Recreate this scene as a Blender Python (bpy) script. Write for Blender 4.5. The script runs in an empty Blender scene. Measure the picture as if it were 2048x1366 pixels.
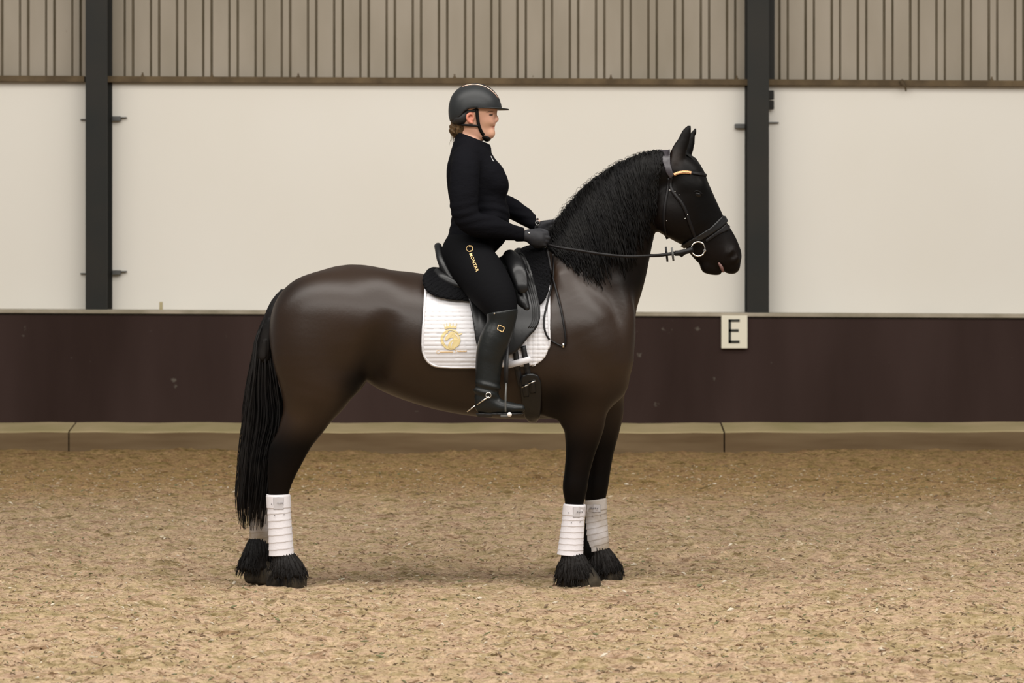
import bpy, math, random
import numpy as np
from mathutils import Vector
from mathutils.bvhtree import BVHTree

# ---------------------------------------------------------------- camera, light, exposure
scn = bpy.context.scene
COL = scn.collection
random.seed(4); rng = np.random.default_rng(4)
CAM = Vector((0, -14, 1.5)); F = 5740.0; HY = 553.0
cd = bpy.data.cameras.new('camera'); cam = bpy.data.objects.new('camera', cd); COL.objects.link(cam)
cam.location = CAM; cam.rotation_euler = (math.pi/2, 0, 0)
cd.sensor_width = 36; cd.lens = F*36/2048; cd.shift_y = -(683-HY)/2048
cd.dof.use_dof = True; cd.dof.focus_distance = 13.8; cd.dof.aperture_fstop = 5.6
scn.camera = cam
scn.view_settings.view_transform = 'Standard'; scn.view_settings.look = 'None'
scn.view_settings.exposure = 0.0; scn.view_settings.gamma = 1.0; scn.view_settings.use_curve_mapping = False
w = bpy.data.worlds.new('hall_air'); scn.world = w; w.use_nodes = True
w.node_tree.nodes['Background'].inputs[0].default_value = (1.0, 0.965, 0.92, 1)
w.node_tree.nodes['Background'].inputs[1].default_value = 0.25
def lamp(name, loc, target, sx, sy, power, col=(1, .965, .915)):
    l = bpy.data.lights.new(name, 'AREA'); l.shape = 'RECTANGLE'; l.size = sx; l.size_y = sy
    l.energy = power; l.color = col
    o = bpy.data.objects.new(name, l); COL.objects.link(o); o.location = loc
    o.rotation_euler = (Vector(target)-Vector(loc)).to_track_quat('-Z', 'Y').to_euler()
    return o
lamp('roof_light', (0, -9, 7.5), (0, 8, 1.5), 18, 3, 1150)
lamp('roof_light', (0, 4.5, 6.8), (0, 11.4, 2.2), 18, 2, 400)
lamp('roof_light', (0, -2.2, 6.8), (0, -1.8, 0), 16, 2.5, 900)

def P(px, py, Y=0.0):
    d = 14.0+Y
    return np.array(((px-1024)*d/F, Y, 1.5-(py-HY)*d/F))

# ---------------------------------------------------------------- materials
def mat(name, col, rough=.7, metal=0., noise=None, col2=None, bump=None, sheen=0., spec=.5, coat=0., tint=None):
    m = bpy.data.materials.new(name); m.use_nodes = True
    nt = m.node_tree; b = nt.nodes['Principled BSDF']
    b.inputs['Base Color'].default_value = (*col, 1); b.inputs['Roughness'].default_value = rough
    b.inputs['Metallic'].default_value = metal; b.inputs['Specular IOR Level'].default_value = spec
    b.inputs['Coat Weight'].default_value = coat; b.inputs['Sheen Weight'].default_value = sheen
    b.inputs['Sheen Roughness'].default_value = .4
    tc = nt.nodes.new('ShaderNodeTexCoord')
    if noise:
        n = nt.nodes.new('ShaderNodeTexNoise'); n.inputs['Scale'].default_value = noise; n.inputs['Detail'].default_value = 5
        nt.links.new(tc.outputs['Object'], n.inputs['Vector'])
        r = nt.nodes.new('ShaderNodeValToRGB'); r.color_ramp.elements[0].position = .35; r.color_ramp.elements[1].position = .65
        r.color_ramp.elements[0].color = (*col, 1); r.color_ramp.elements[1].color = (*(col2 or [c*1.3 for c in col]), 1)
        nt.links.new(n.outputs['Fac'], r.inputs['Fac']); nt.links.new(r.outputs['Color'], b.inputs['Base Color'])
    if bump:
        n2 = nt.nodes.new('ShaderNodeTexNoise'); n2.inputs['Scale'].default_value = bump[0]; n2.inputs['Detail'].default_value = 4
        mp = nt.nodes.new('ShaderNodeMapping'); mp.inputs['Scale'].default_value = bump[3] if len(bump) > 3 else (1, 1, 1)
        nt.links.new(tc.outputs['Object'], mp.inputs['Vector']); nt.links.new(mp.outputs['Vector'], n2.inputs['Vector'])
        bp = nt.nodes.new('ShaderNodeBump'); bp.inputs['Strength'].default_value = bump[1]; bp.inputs['Distance'].default_value = bump[2]
        nt.links.new(n2.outputs['Fac'], bp.inputs['Height']); nt.links.new(bp.outputs['Normal'], b.inputs['Normal'])
    return m
def N(m, t, **kw):
    n = m.node_tree.nodes.new(t)
    for k, v in kw.items():
        if k in n.inputs: n.inputs[k].default_value = v
        else: setattr(n, k, v)
    return n

M = {}
M['hair'] = mat('black_horse_hair', (.0045, .0042, .0045), .65, spec=.12, noise=9, col2=(.010, .0095, .009))
M['tail'] = mat('tail_hair', (.0050, .0046, .0048), .6, spec=.18, noise=5, col2=(.011, .009, .008))
M['hoof'] = mat('hoof_horn', (.012, .011, .010), .8, noise=14, col2=(.075, .06, .04), spec=.2)
M['wrap'] = mat('white_wrap', (.74, .715, .745), .85, bump=(160, .4, .002))
M['wrapd'] = mat('soiled_shaded_wrap', (.66, .64, .655), .85, noise=7, col2=(.34, .28, .21), bump=(160, .4, .002))
M['tab'] = mat('wrap_tab', (.58, .56, .58), .6)
M['tabedge'] = mat('wrap_tab_edge', (.34, .33, .34), .7)
M['ink'] = mat('grey_print', (.2, .19, .2), .6)
M['pad'] = mat('white_quilted_cotton', (.70, .69, .71), .8, bump=(220, .25, .001))
M['fleece'] = mat('black_sheepskin', (.006, .006, .007), .95, spec=.1, bump=(140, 1, .012))
M['crown'] = mat('padded_grey_leather', (.030, .025, .030), .35, spec=.5)
M['leather'] = mat('black_leather', (.006, .006, .0065), .34, spec=.4, bump=(300, .15, .001))
M['dleather'] = mat('brown_black_leather', (.0055, .0045, .0048), .45, spec=.22)
M['boot'] = mat('boot_leather', (.0065, .0078, .0076), .38, spec=.36, bump=(18, .25, .01))
M['jacket'] = mat('navy_black_pullover', (.0040, .0040, .0056), .85, spec=.06, bump=(14, .5, .012, (1, 1, 2.)))
M['breech'] = mat('black_breeches', (.0040, .0040, .0048), .8, spec=.06, bump=(12, .3, .01))
M['glove'] = mat('black_glove', (.018, .018, .021), .6, noise=30, col2=(.026, .026, .029), spec=.2)
M['skin'] = mat('face_skin', (.60, .34, .22), .55, noise=14, col2=(.66, .36, .26))
M['ear'] = mat('ear_skin', (.62, .24, .16), .55)
M['lip'] = mat('lips', (.46, .20, .14), .5)
M['brow'] = mat('eye_dark', (.05, .03, .02), .5)
M['browhair'] = mat('brow_hair', (.30, .17, .10), .7)
M['hairp'] = mat('blond_hair', (.035, .020, .009), .6, noise=70, col2=(.14, .085, .04), spec=.15)
M['helmet'] = mat('helmet_matte', (.0165, .018, .019), .42, spec=.30, bump=(400, .2, .0006))
M['helmetgloss'] = mat('helmet_gloss_strip', (.012, .008, .010), .35)
M['piping'] = mat('rose_gold_piping', (.9, .62, .5), .25, .8)
M['steel'] = mat('polished_steel', (.8, .78, .74), .18, 1.)
M['gold'] = mat('gold_print', (.83, .56, .25), .5)
M['goldpale'] = mat('pale_gold_embroidery', (.68, .55, .27), .6)
M['beads'] = mat('gold_beads', (.9, .52, .25), .25, .6, bump=(500, 1, .003))
M['black'] = mat('black_plain', (.008, .008, .009), .5)
M['mouth'] = mat('pink_lip_skin', (.11, .05, .04), .5)
M['eye'] = mat('eye_gloss', (.004, .003, .003), .22, spec=.3)
M['whiterub'] = mat('white_rubber', (.8, .76, .72), .5)
M['post'] = mat('grey_painted_steel', (.014, .0155, .014), .6, noise=1.6, col2=(.022, .020, .016), spec=.25)
M['clip'] = mat('bracket_steel', (.09, .09, .085), .5)
M['rust'] = mat('rusty_rail', (.085, .058, .03), .9, noise=5, col2=(.15, .105, .055), bump=(20, .5, .01))
M['cap'] = mat('weathered_cap_timber', (.26, .23, .165), .9, noise=3, col2=(.42, .37, .29), bump=(30, .5, .004))
M['peg'] = mat('pale_wood_peg', (.45, .38, .22), .8)
M['sign'] = mat('sign_white', (.80, .76, .62), .6)
M['signd'] = mat('sign_letter', (.02, .022, .012), .6)

# coat: brown body fading to black points (real colouring) plus painted shade and light, through attribute 'coat'
m = M['coat'] = mat('dark_bay_coat', (.02, .015, .01), .5, spec=.5, bump=(60, .12, .004))
b = m.node_tree.nodes['Principled BSDF']; at = N(m, 'ShaderNodeAttribute', attribute_name='coat')
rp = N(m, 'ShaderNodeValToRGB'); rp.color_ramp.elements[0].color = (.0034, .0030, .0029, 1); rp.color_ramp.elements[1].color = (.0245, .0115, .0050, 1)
nz = N(m, 'ShaderNodeTexNoise', Scale=3.0, Detail=3.0); mt = N(m, 'ShaderNodeMath', operation='MULTIPLY_ADD'); mt.inputs[1].default_value = .9
m2 = N(m, 'ShaderNodeMath', operation='SUBTRACT'); m2.inputs[1].default_value = .45
L = m.node_tree.links
L.new(nz.outputs['Fac'], mt.inputs[0]); L.new(at.outputs['Fac'], mt.inputs[2]); L.new(mt.outputs[0], m2.inputs[0]); sp = N(m, 'ShaderNodeMath', operation='MULTIPLY_ADD'); sp.inputs[1].default_value = .42; sp.inputs[2].default_value = .06; L.new(at.outputs['Fac'], sp.inputs[0]); L.new(sp.outputs[0], b.inputs['Specular IOR Level']); L.new(m2.outputs[0], rp.inputs['Fac']); L.new(rp.outputs['Color'], b.inputs['Base Color'])
b.inputs['Roughness'].default_value = .40; b.inputs['Specular IOR Level'].default_value = .38

# sand
def sand_material():
    m = bpy.data.materials.new('arena_sand'); m.use_nodes = True; nt = m.node_tree; L = nt.links
    b = nt.nodes['Principled BSDF']; b.inputs['Roughness'].default_value = .95; b.inputs['Specular IOR Level'].default_value = .15
    tc = nt.nodes.new('ShaderNodeTexCoord')
    def noise(s, sc=(1, 1, 1), d=5, dist=0):
        mp = nt.nodes.new('ShaderNodeMapping'); mp.inputs['Scale'].default_value = sc
        n = nt.nodes.new('ShaderNodeTexNoise'); n.inputs['Scale'].default_value = s; n.inputs['Detail'].default_value = d; n.inputs['Distortion'].default_value = dist
        L.new(tc.outputs['Object'], mp.inputs[0]); L.new(mp.outputs[0], n.inputs['Vector']); return n.outputs['Fac']
    def ramp(fac, stops):
        r = nt.nodes.new('ShaderNodeValToRGB'); e = r.color_ramp.elements
        while len(e) < len(stops): e.new(.5)
        for i, (p, c) in enumerate(stops): e[i].position = p; e[i].color = (*c, 1)
        L.new(fac, r.inputs['Fac']); return r.outputs['Color']
    def mix(f, a, bb, t='MIX'):
        x = nt.nodes.new('ShaderNodeMix'); x.data_type = 'RGBA'; x.blend_type = t
        if isinstance(f, float): x.inputs[0].default_value = f
        else: L.new(f, x.inputs[0])
        L.new(a, x.inputs[6]); L.new(bb, x.inputs[7]); return x.outputs[2]
    base = ramp(noise(2.2, (1, 1.8, 1)), [(.32, (.31, .255, .15)), (.45, (.41, .315, .215)), (.58, (.45, .345, .25)), (.70, (.35, .25, .175))])
    fine = ramp(noise(28, (1, 1.5, 1), 6, .6), [(.28, (.16, .11, .05)), (.45, (.36, .27, .175)), (.62, (.44, .335, .225)), (.75, (.62, .50, .37))])
    c = mix(.5, base, fine)
    patch = ramp(noise(7, (1, 1.7, 1), 4, .8), [(.30, (.50, .46, .32)), (.42, (.92, .92, .76)), (.51, (1.16, 1.10, 1.04)), (.60, (1.0, .91, .90)), (.70, (.58, .48, .40))])
    c = mix(1.0, c, patch, 'MULTIPLY')
    crumbs = ramp(noise(22, (1, 1.7, 1), 3, 1.2), [(.30, (.70, .66, .52)), (.45, (1., 1., 1.)), (.60, (1., 1., 1.)), (.70, (1.25, 1.22, 1.18))])
    c = mix(.8, c, crumbs, 'MULTIPLY')
    dk = ramp(noise(60, (1, 1.2, 1), 4, 1.), [(.0, (1, 1, 1)), (.56, (1, 1, 1)), (.64, (.42, .38, .27)), (1, (.2, .2, .12))])
    c = mix(.8, c, dk, 'MULTIPLY')
    # outside track along the wall: browner sand, its dimmer light painted into the colour
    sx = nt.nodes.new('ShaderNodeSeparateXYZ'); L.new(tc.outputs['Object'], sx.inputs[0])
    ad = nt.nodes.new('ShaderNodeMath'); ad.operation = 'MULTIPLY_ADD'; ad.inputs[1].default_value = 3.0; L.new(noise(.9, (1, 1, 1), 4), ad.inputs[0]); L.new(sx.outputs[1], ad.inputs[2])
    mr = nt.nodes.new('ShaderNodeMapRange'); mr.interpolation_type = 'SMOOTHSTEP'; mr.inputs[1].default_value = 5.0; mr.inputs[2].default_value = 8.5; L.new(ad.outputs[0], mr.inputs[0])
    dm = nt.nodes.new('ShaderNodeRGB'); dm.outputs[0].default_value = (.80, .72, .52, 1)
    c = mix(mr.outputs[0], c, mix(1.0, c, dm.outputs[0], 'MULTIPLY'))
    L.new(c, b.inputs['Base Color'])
    bp = nt.nodes.new('ShaderNodeBump'); bp.inputs['Strength'].default_value = 1.; bp.inputs['Distance'].default_value = .022
    L.new(noise(45, (1, 1, 1), 8, .5), bp.inputs['Height']); L.new(bp.outputs['Normal'], b.inputs['Normal'])
    return m
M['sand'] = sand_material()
def streak_material(name, c1, c2, scale, sc, scuffs=None, rough=.7, bump=.2, spec=.12):
    m = bpy.data.materials.new(name); m.use_nodes = True; nt = m.node_tree; L = nt.links
    b = nt.nodes['Principled BSDF']; b.inputs['Roughness'].default_value = rough; b.inputs['Specular IOR Level'].default_value = .3
    tc = nt.nodes.new('ShaderNodeTexCoord'); mp = nt.nodes.new('ShaderNodeMapping'); mp.inputs['Scale'].default_value = sc
    n = nt.nodes.new('ShaderNodeTexNoise'); n.inputs['Scale'].default_value = scale; n.inputs['Detail'].default_value = 6
    r = nt.nodes.new('ShaderNodeValToRGB'); r.color_ramp.elements[0].position = .3; r.color_ramp.elements[1].position = .7
    r.color_ramp.elements[0].color = (*c1, 1); r.color_ramp.elements[1].color = (*c2, 1)
    L.new(tc.outputs['Object'], mp.inputs[0]); L.new(mp.outputs[0], n.inputs['Vector']); L.new(n.outputs['Fac'], r.inputs['Fac'])
    out = r.outputs['Color']
    if scuffs:
        n2 = nt.nodes.new('ShaderNodeTexNoise'); n2.inputs['Scale'].default_value = scuffs[0]; n2.inputs['Detail'].default_value = 3
        r2 = nt.nodes.new('ShaderNodeValToRGB'); r2.color_ramp.elements[0].position = scuffs[1]; r2.color_ramp.elements[1].position = scuffs[1]+.06
        x = nt.nodes.new('ShaderNodeMix'); x.data_type = 'RGBA'; x.inputs[7].default_value = (*scuffs[2], 1)
        L.new(tc.outputs['Object'], n2.inputs['Vector']); L.new(n2.outputs['Fac'], r2.inputs['Fac']); L.new(r2.outputs['Color'], x.inputs[0]); L.new(out, x.inputs[6]); out = x.outputs[2]
    b.inputs['Specular IOR Level'].default_value = spec
    L.new(out, b.inputs['Base Color'])
    bp = nt.nodes.new('ShaderNodeBump'); bp.inputs['Strength'].default_value = bump; bp.inputs['Distance'].default_value = .01
    L.new(n.outputs['Fac'], bp.inputs['Height']); L.new(bp.outputs['Normal'], b.inputs['Normal'])
    return m
M['kick'] = streak_material('brown_kickboard', (.026, .0135, .0105), (.050, .030, .026), .9, (1.3, 1, .28), (9, .72, (.10, .085, .07)), .65)
M['kerb'] = streak_material('kerb_timber', (.13, .085, .045), (.21, .15, .085), 1.6, (.6, 1, 5), None, .9, .5)
M['kerbtop'] = streak_material('kerb_top_dust', (.36, .30, .15), (.48, .38, .22), 2.5, (.8, 1, 1), None, .95, .4)
M['white'] = streak_material('white_wall_panel', (.80, .765, .69), (.83, .80, .735), .6, (1, 1, 1), None, .6, .05)
M['clad'] = streak_material('dirty_cladding', (.31, .27, .21), (.40, .35, .285), 1.3, (1.6, 1, .5), (14, .74, (.14, .11, .07)), .8, .1)
M['groove'] = streak_material('cladding_fold_shade', (.13, .107, .07), (.21, .175, .125), 3, (1, 1, .6), None, .9, .1)  # shade of the steep rib sides, put into the colour

# ---------------------------------------------------------------- object helpers
def tag(o, label=None, cat=None, group=None, kind=None):
    if label: o['label'] = label
    if cat: o['category'] = cat
    if group: o['group'] = group
    if kind: o['kind'] = kind
    return o
def empty(name, loc=(0, 0, 0)):
    o = bpy.data.objects.new(name, None); COL.objects.link(o); o.location = loc; return o
def link(name, me, material, parent=None, smooth=True):
    if isinstance(material, (list, tuple)):
        for q in material: me.materials.append(q)
    elif material: me.materials.append(material)
    if smooth: me.polygons.foreach_set('use_smooth', [True]*len(me.polygons))
    o = bpy.data.objects.new(name, me); COL.objects.link(o)
    if parent:
        bpy.context.view_layer.update()
        o.parent = parent; o.matrix_parent_inverse = parent.matrix_world.inverted()
    return o
def npmesh(name, V, Q):
    me = bpy.data.meshes.new(name); n = len(Q); k = Q.shape[1]
    me.vertices.add(len(V)); me.vertices.foreach_set('co', np.asarray(V, np.float32).ravel())
    me.loops.add(n*k); me.loops.foreach_set('vertex_index', Q.astype(np.int32).ravel())
    me.polygons.add(n); me.polygons.foreach_set('loop_start', np.arange(n, dtype=np.int32)*k)
    me.update(calc_edges=True); me.validate(); return me
class MB:
    def __init__(s): s.v = []; s.f = []; s.mi = []
    def add(s, V, Fc, mi=0):
        k = len(s.v); s.v += [tuple(map(float, p)) for p in V]; s.f += [tuple(i+k for i in f) for f in Fc]; s.mi += [mi]*len(Fc)
    def box(s, x0, x1, y0, y1, z0, z1, dz=0.0, mi=0):   # dz: extra height at x1 (sag)
        V = [(x0, y0, z0), (x1, y0, z0+dz), (x1, y1, z0+dz), (x0, y1, z0), (x0, y0, z1), (x1, y0, z1+dz), (x1, y1, z1+dz), (x0, y1, z1)]
        s.add(V, [(0, 3, 2, 1), (4, 5, 6, 7), (0, 1, 5, 4), (1, 2, 6, 5), (2, 3, 7, 6), (3, 0, 4, 7)], mi)
    def tube(s, pts, r, n=6, flat=None, up=None, mi=0, closed=False):
        pts = [Vector(p) for p in pts]; m = len(pts); rs = r if hasattr(r, '__len__') else [r]*m
        k = len(s.v); ref = Vector(up) if up is not None else Vector((0, 1, 0))
        for i, p in enumerate(pts):
            if closed: t = pts[(i+1) % m]-pts[i-1]
            else: t = pts[min(i+1, m-1)]-pts[max(i-1, 0)]
            if t.length < 1e-9: t = Vector((0, 0, 1))
            t.normalize(); rf = ref[i] if isinstance(ref, list) else ref
            a = t.cross(rf)
            if a.length < 1e-3: a = t.cross(Vector((1, 0, 0.1)))
            a.normalize(); c = a.cross(t)
            fl = flat or 1.
            for j in range(n):
                an = 2*math.pi*(j+.5)/n
                s.v.append(tuple(p+a*(math.cos(an)*rs[i])+c*(math.sin(an)*rs[i]*fl)))
        for i in range(m if closed else m-1):
            for j in range(n):
                a0 = k+i*n+j; a1 = k+i*n+(j+1) % n; i2 = (i+1) % m
                s.f.append((a0, a1, k+i2*n+(j+1) % n, k+i2*n+j)); s.mi.append(mi)
        if not closed:
            s.f.append(tuple(k+j for j in range(n))[::-1]); s.mi.append(mi)
            s.f.append(tuple(k+(m-1)*n+j for j in range(n))); s.mi.append(mi)
    def strap(s, pts, nrm, wd, th, mi=0):   # ribbon with thickness
        pts = [Vector(p) for p in pts]; m = len(pts); k = len(s.v)
        for i, p in enumerate(pts):
            t = (pts[min(i+1, m-1)]-pts[max(i-1, 0)]).normalized(); nn = Vector(nrm[i] if isinstance(nrm, list) else nrm)
            a = t.cross(nn).normalized(); c = a.cross(t).normalized()
            for (u, v) in ((-1, -1), (1, -1), (1, 1), (-1, 1)): s.v.append(tuple(p+a*(u*wd/2)+c*(v*th/2)))
        for i in range(m-1):
            for j in range(4):
                s.f.append((k+i*4+j, k+i*4+(j+1) % 4, k+i*4+4+(j+1) % 4, k+i*4+4+j)); s.mi.append(mi)
        s.f.append((k+3, k+2, k+1, k)); s.f.append((k+4*m-4, k+4*m-3, k+4*m-2, k+4*m-1)); s.mi += [mi, mi]
    def build(s, name, material, parent=None, smooth=True, bevel=0):
        me = bpy.data.meshes.new(name); me.from_pydata(s.v, [], s.f); me.update()
        me.polygons.foreach_set('material_index', s.mi)
        o = link(name, me, material, parent, smooth)
        if bevel:
            md = o.modifiers.new('b', 'BEVEL'); md.width = bevel; md.segments = 2; md.limit_method = 'ANGLE'
        return o

# ---------------------------------------------------------------- implicit modelling
FAR = 1.0
def chain(pts, k=.03, sub=5, sign=1, mirror=False):
    """pts: (px, py, Y, r_px, s) circles along a medial axis; s = lateral/sagittal ratio"""
    A = []
    for q in pts:
        px, py, Y, r = q[:4]; s = q[4] if len(q) > 4 else 1.
        c = P(px, py, Y); A.append((*c, r*(14+Y)/F, s))
    return wchain(A, k, sub, sign, mirror)
def wchain(A, k=.03, sub=5, sign=1, mirror=False):
    A = np.array(A, float)
    if len(A) > 2:
        E = np.vstack([2*A[0]-A[1], A, 2*A[-1]-A[-2]]); out = []
        for i in range(1, len(E)-2):
            for j in range(sub):
                t = j/sub; p0, p1, p2, p3 = E[i-1], E[i], E[i+1], E[i+2]
                out.append(.5*((2*p1)+(-p0+p2)*t+(2*p0-5*p1+4*p2-p3)*t*t+(-p0+3*p1-3*p2+p3)*t**3))
        out.append(A[-1]); A = np.array(out)
    A[:, 3] = np.maximum(A[:, 3], 1e-3); A[:, 4] = np.maximum(A[:, 4], .05)
    R = [(A, k, sign)]
    if mirror:
        B = A.copy(); B[:, 1] *= -1; R.append((B, k, sign))
    return R
class Grid:
    def __init__(s, lo, hi, h):
        s.h = h; s.o = np.array(lo, float); s.n = np.ceil((np.array(hi)-s.o)/h).astype(int)+1
        s.ax = [(s.o[i]+h*np.arange(s.n[i])).astype(np.float32) for i in range(3)]
    def sl(s, lo, hi):
        a = np.clip(np.floor((lo-s.o)/s.h).astype(int), 0, s.n); b = np.clip(np.ceil((hi-s.o)/s.h).astype(int)+1, 0, s.n)
        return a, b
def field(g, prims, f=None, pad=.05):
    if f is None: f = np.full(g.n, FAR, np.float32)
    for A, k, sign in prims:
        ry = A[:, 3]*np.maximum(A[:, 4], 1)
        ex = np.stack([A[:, 3], ry, A[:, 3]], 1)+pad+k
        a, b = g.sl((A[:, :3]-ex).min(0), (A[:, :3]+ex).max(0))
        if (b <= a).any(): continue
        T = np.full(b-a, FAR, np.float32)
        for i in range(max(1, len(A)-1)):
            p, q = A[i], A[min(i+1, len(A)-1)]
            sl, sh = g.sl(np.minimum((p[:3]-ex[i]), (q[:3]-ex[min(i+1, len(A)-1)])), np.maximum(p[:3]+ex[i], q[:3]+ex[min(i+1, len(A)-1)]))
            sl = np.maximum(sl, a); sh = np.minimum(sh, b)
            if (sh <= sl).any(): continue
            X = g.ax[0][sl[0]:sh[0]][:, None, None]; Y = g.ax[1][sl[1]:sh[1]][None, :, None]; Z = g.ax[2][sl[2]:sh[2]][None, None, :]
            sm = .5*(p[4]+q[4]); d = q-p; L2 = d[0]**2+(d[1]/sm)**2+d[2]**2
            if L2 > 1e-12: t = np.clip(((X-p[0])*d[0]+(Y-p[1])*(d[1]/sm**2)+(Z-p[2])*d[2])/L2, 0, 1).astype(np.float32)
            else: t = np.float32(0)
            s_ = p[4]+t*d[4]
            D = np.sqrt((X-p[0]-t*d[0])**2+((Y-p[1]-t*d[1])/s_)**2+(Z-p[2]-t*d[2])**2)-(p[3]+t*d[3])
            v = T[tuple(slice(sl[j]-a[j], sh[j]-a[j]) for j in range(3))]; np.minimum(v, D, out=v)
        G = f[a[0]:b[0], a[1]:b[1], a[2]:b[2]]
        if sign > 0:
            h = np.maximum(k-np.abs(G-T), 0)/k if k > 0 else 0
            G[...] = np.minimum(G, T)-h*h*k*.25
        else:
            T = -T; h = np.maximum(k-np.abs(G-T), 0)/k
            G[...] = np.maximum(G, T)+h*h*k*.25
    return f
def nets(f, g, smooth=1):
    s = f < 0; n = f.shape
    c = np.zeros((n[0]-1, n[1]-1, n[2]-1), np.int8)
    for i in (0, 1):
        for j in (0, 1):
            for k in (0, 1): c += s[i:n[0]-1+i, j:n[1]-1+j, k:n[2]-1+k]
    act = np.argwhere((c > 0) & (c < 8)); idx = np.full(c.shape, -1, np.int32); idx[tuple(act.T)] = np.arange(len(act))
    del c
    pos = np.zeros((len(act), 3)); cnt = np.zeros(len(act))
    for ax in range(3):
        for u in (0, 1):
            for v in (0, 1):
                o = np.zeros(3, int); o[(ax+1) % 3] = u; o[(ax+2) % 3] = v; e = o.copy(); e[ax] = 1
                fa = f[tuple((act+o).T)]; fb = f[tuple((act+e).T)]; cr = (fa < 0) != (fb < 0)
                t = np.where(cr, fa/np.where(cr, fa-fb, 1), 0); p = np.repeat(o[None].astype(float), len(act), 0); p[:, ax] += t
                pos += p*cr[:, None]; cnt += cr
    V = (act+pos/cnt[:, None])*g.h+g.o
    Fs = []
    for ax in range(3):
        a1, a2 = (ax+1) % 3, (ax+2) % 3
        sa = [slice(0, n[i]) for i in range(3)]; sb = list(sa); sa[ax] = slice(0, n[ax]-1); sb[ax] = slice(1, n[ax])
        A = s[tuple(sa)]; B = s[tuple(sb)]; E = np.argwhere(A != B)
        ok = (E[:, a1] > 0) & (E[:, a2] > 0) & (E[:, a1] < n[a1]-1) & (E[:, a2] < n[a2]-1); E = E[ok]
        ins = A[tuple(E.T)]; o1 = np.zeros(3, int); o1[a1] = 1; o2 = np.zeros(3, int); o2[a2] = 1
        q = np.stack([idx[tuple((E-o1-o2).T)], idx[tuple((E-o2).T)], idx[tuple(E.T)], idx[tuple((E-o1).T)]], 1)
        q[~ins] = q[~ins][:, ::-1]; Fs.append(q)
    Q = np.vstack(Fs); Q = Q[(Q >= 0).all(1)]
    for _ in range(smooth):
        a = np.concatenate([Q[:, i] for i in range(4)]); b_ = np.concatenate([Q[:, (i+1) % 4] for i in range(4)])
        m = len(V); w_ = np.bincount(a, minlength=m)+np.bincount(b_, minlength=m); acc = np.zeros_like(V)
        for j in range(3): acc[:, j] = np.bincount(a, V[b_, j], m)+np.bincount(b_, V[a, j], m)
        V = .4*V+.6*acc/np.maximum(w_, 1)[:, None]
    return V, Q
def solid(name, prims, material, parent=None, h=.006, smooth=1, mod=None, lo=None, hi=None):
    if lo is None:
        lo = np.min([(A[:, :3]-A[:, 3:4]*np.maximum(A[:, 4:5], 1)).min(0) for A, k, s in prims if s > 0], 0)-.03
        hi = np.max([(A[:, :3]+A[:, 3:4]*np.maximum(A[:, 4:5], 1)).max(0) for A, k, s in prims if s > 0], 0)+.03
    g = Grid(lo, hi, h); f = field(g, prims)
    if mod: f = mod(f, g)
    V, Q = nets(f, g, smooth); return link(name, npmesh(name, V, Q), material, parent), V, Q
def XYZ(g): return g.ax[0][:, None, None], g.ax[1][None, :, None], g.ax[2][None, None, :]
def chaikin(poly, n=2):
    p = np.array(poly, float)
    for _ in range(n):
        q = np.roll(p, -1, 0); p = np.stack([.75*p+.25*q, .25*p+.75*q], 1).reshape(-1, 2)
    return p
def poly_sdf(poly, Y, g, n=2):
    p = chaikin(poly, n) if n else np.array(poly, float); d = 14+Y
    x = (p[:, 0]-1024)*d/F; z = 1.5-(p[:, 1]-HY)*d/F
    X = g.ax[0][:, None]; Z = g.ax[2][None, :]; D = np.full((len(g.ax[0]), len(g.ax[2])), 9e9); ins = np.zeros(D.shape, bool)
    for i in range(len(x)):
        x0, z0 = x[i], z[i]; x1, z1 = x[(i+1) % len(x)], z[(i+1) % len(x)]; dx, dz = x1-x0, z1-z0
        t = np.clip(((X-x0)*dx+(Z-z0)*dz)/(dx*dx+dz*dz+1e-12), 0, 1)
        D = np.minimum(D, (X-x0-t*dx)**2+(Z-z0-t*dz)**2)
        ins ^= ((z0 > Z) != (z1 > Z)) & (X < (x1-x0)*(Z-z0)/((z1-z0) or 1e-9)+x0)
    return np.where(ins, -1, 1)*np.sqrt(D)
def norm_field(f, h):
    gx, gy, gz = np.gradient(f, h); return f/np.clip(np.sqrt(gx*gx+gy*gy+gz*gz), .35, 1.8)
def smax(a, b, k):
    h = np.maximum(k-np.abs(a-b), 0)/k; return np.maximum(a, b)+h*h*k*.25
def shell(name, base, poly, Y, t0, t1, material, parent=None, h=.004, n=2, ylim=None, relief=None, yr=.48, smooth=1, rnd=.006, top=None):
    """a layer of thickness t0..t1 lying on the body 'base' inside an outline seen from the side"""
    p = np.array(poly, float); d = 14+Y
    lo = [(p[:, 0].min()-1024)*d/F-.03, -yr, 1.5-(p[:, 1].max()-HY)*d/F-.03]; hi = [(p[:, 0].max()-1024)*d/F+.03, yr, 1.5-(p[:, 1].min()-HY)*d/F+.03]
    if ylim: lo[1] = ylim[0]-.01; hi[1] = ylim[1]+.01
    g = Grid(lo, hi, h); f = norm_field(field(g, base, pad=.12), h); X, Yy, Z = XYZ(g)
    off = t1 if relief is None else t1+relief(X, Yy, Z)
    r = smax(f-off, t0-f, rnd); s2 = poly_sdf(poly, Y, g, n)[:, None, :].astype(np.float32)
    r = smax(r, np.broadcast_to(s2, r.shape), rnd)
    if ylim: r = np.maximum(r, np.maximum(ylim[0]-Yy, Yy-ylim[1]))
    r[[0, -1]] = 1; r[:, [0, -1]] = 1; r[:, :, [0, -1]] = 1
    V, Q = nets(r.astype(np.float32), g, smooth); return link(name, npmesh(name, V, Q), material, parent), V, Q
def bvh(*vq):
    V = []; Q = []; k = 0
    for v, q in vq: V += v.tolist(); Q += (q+k).tolist(); k += len(v)
    return BVHTree.FromPolygons(V, Q)
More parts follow.
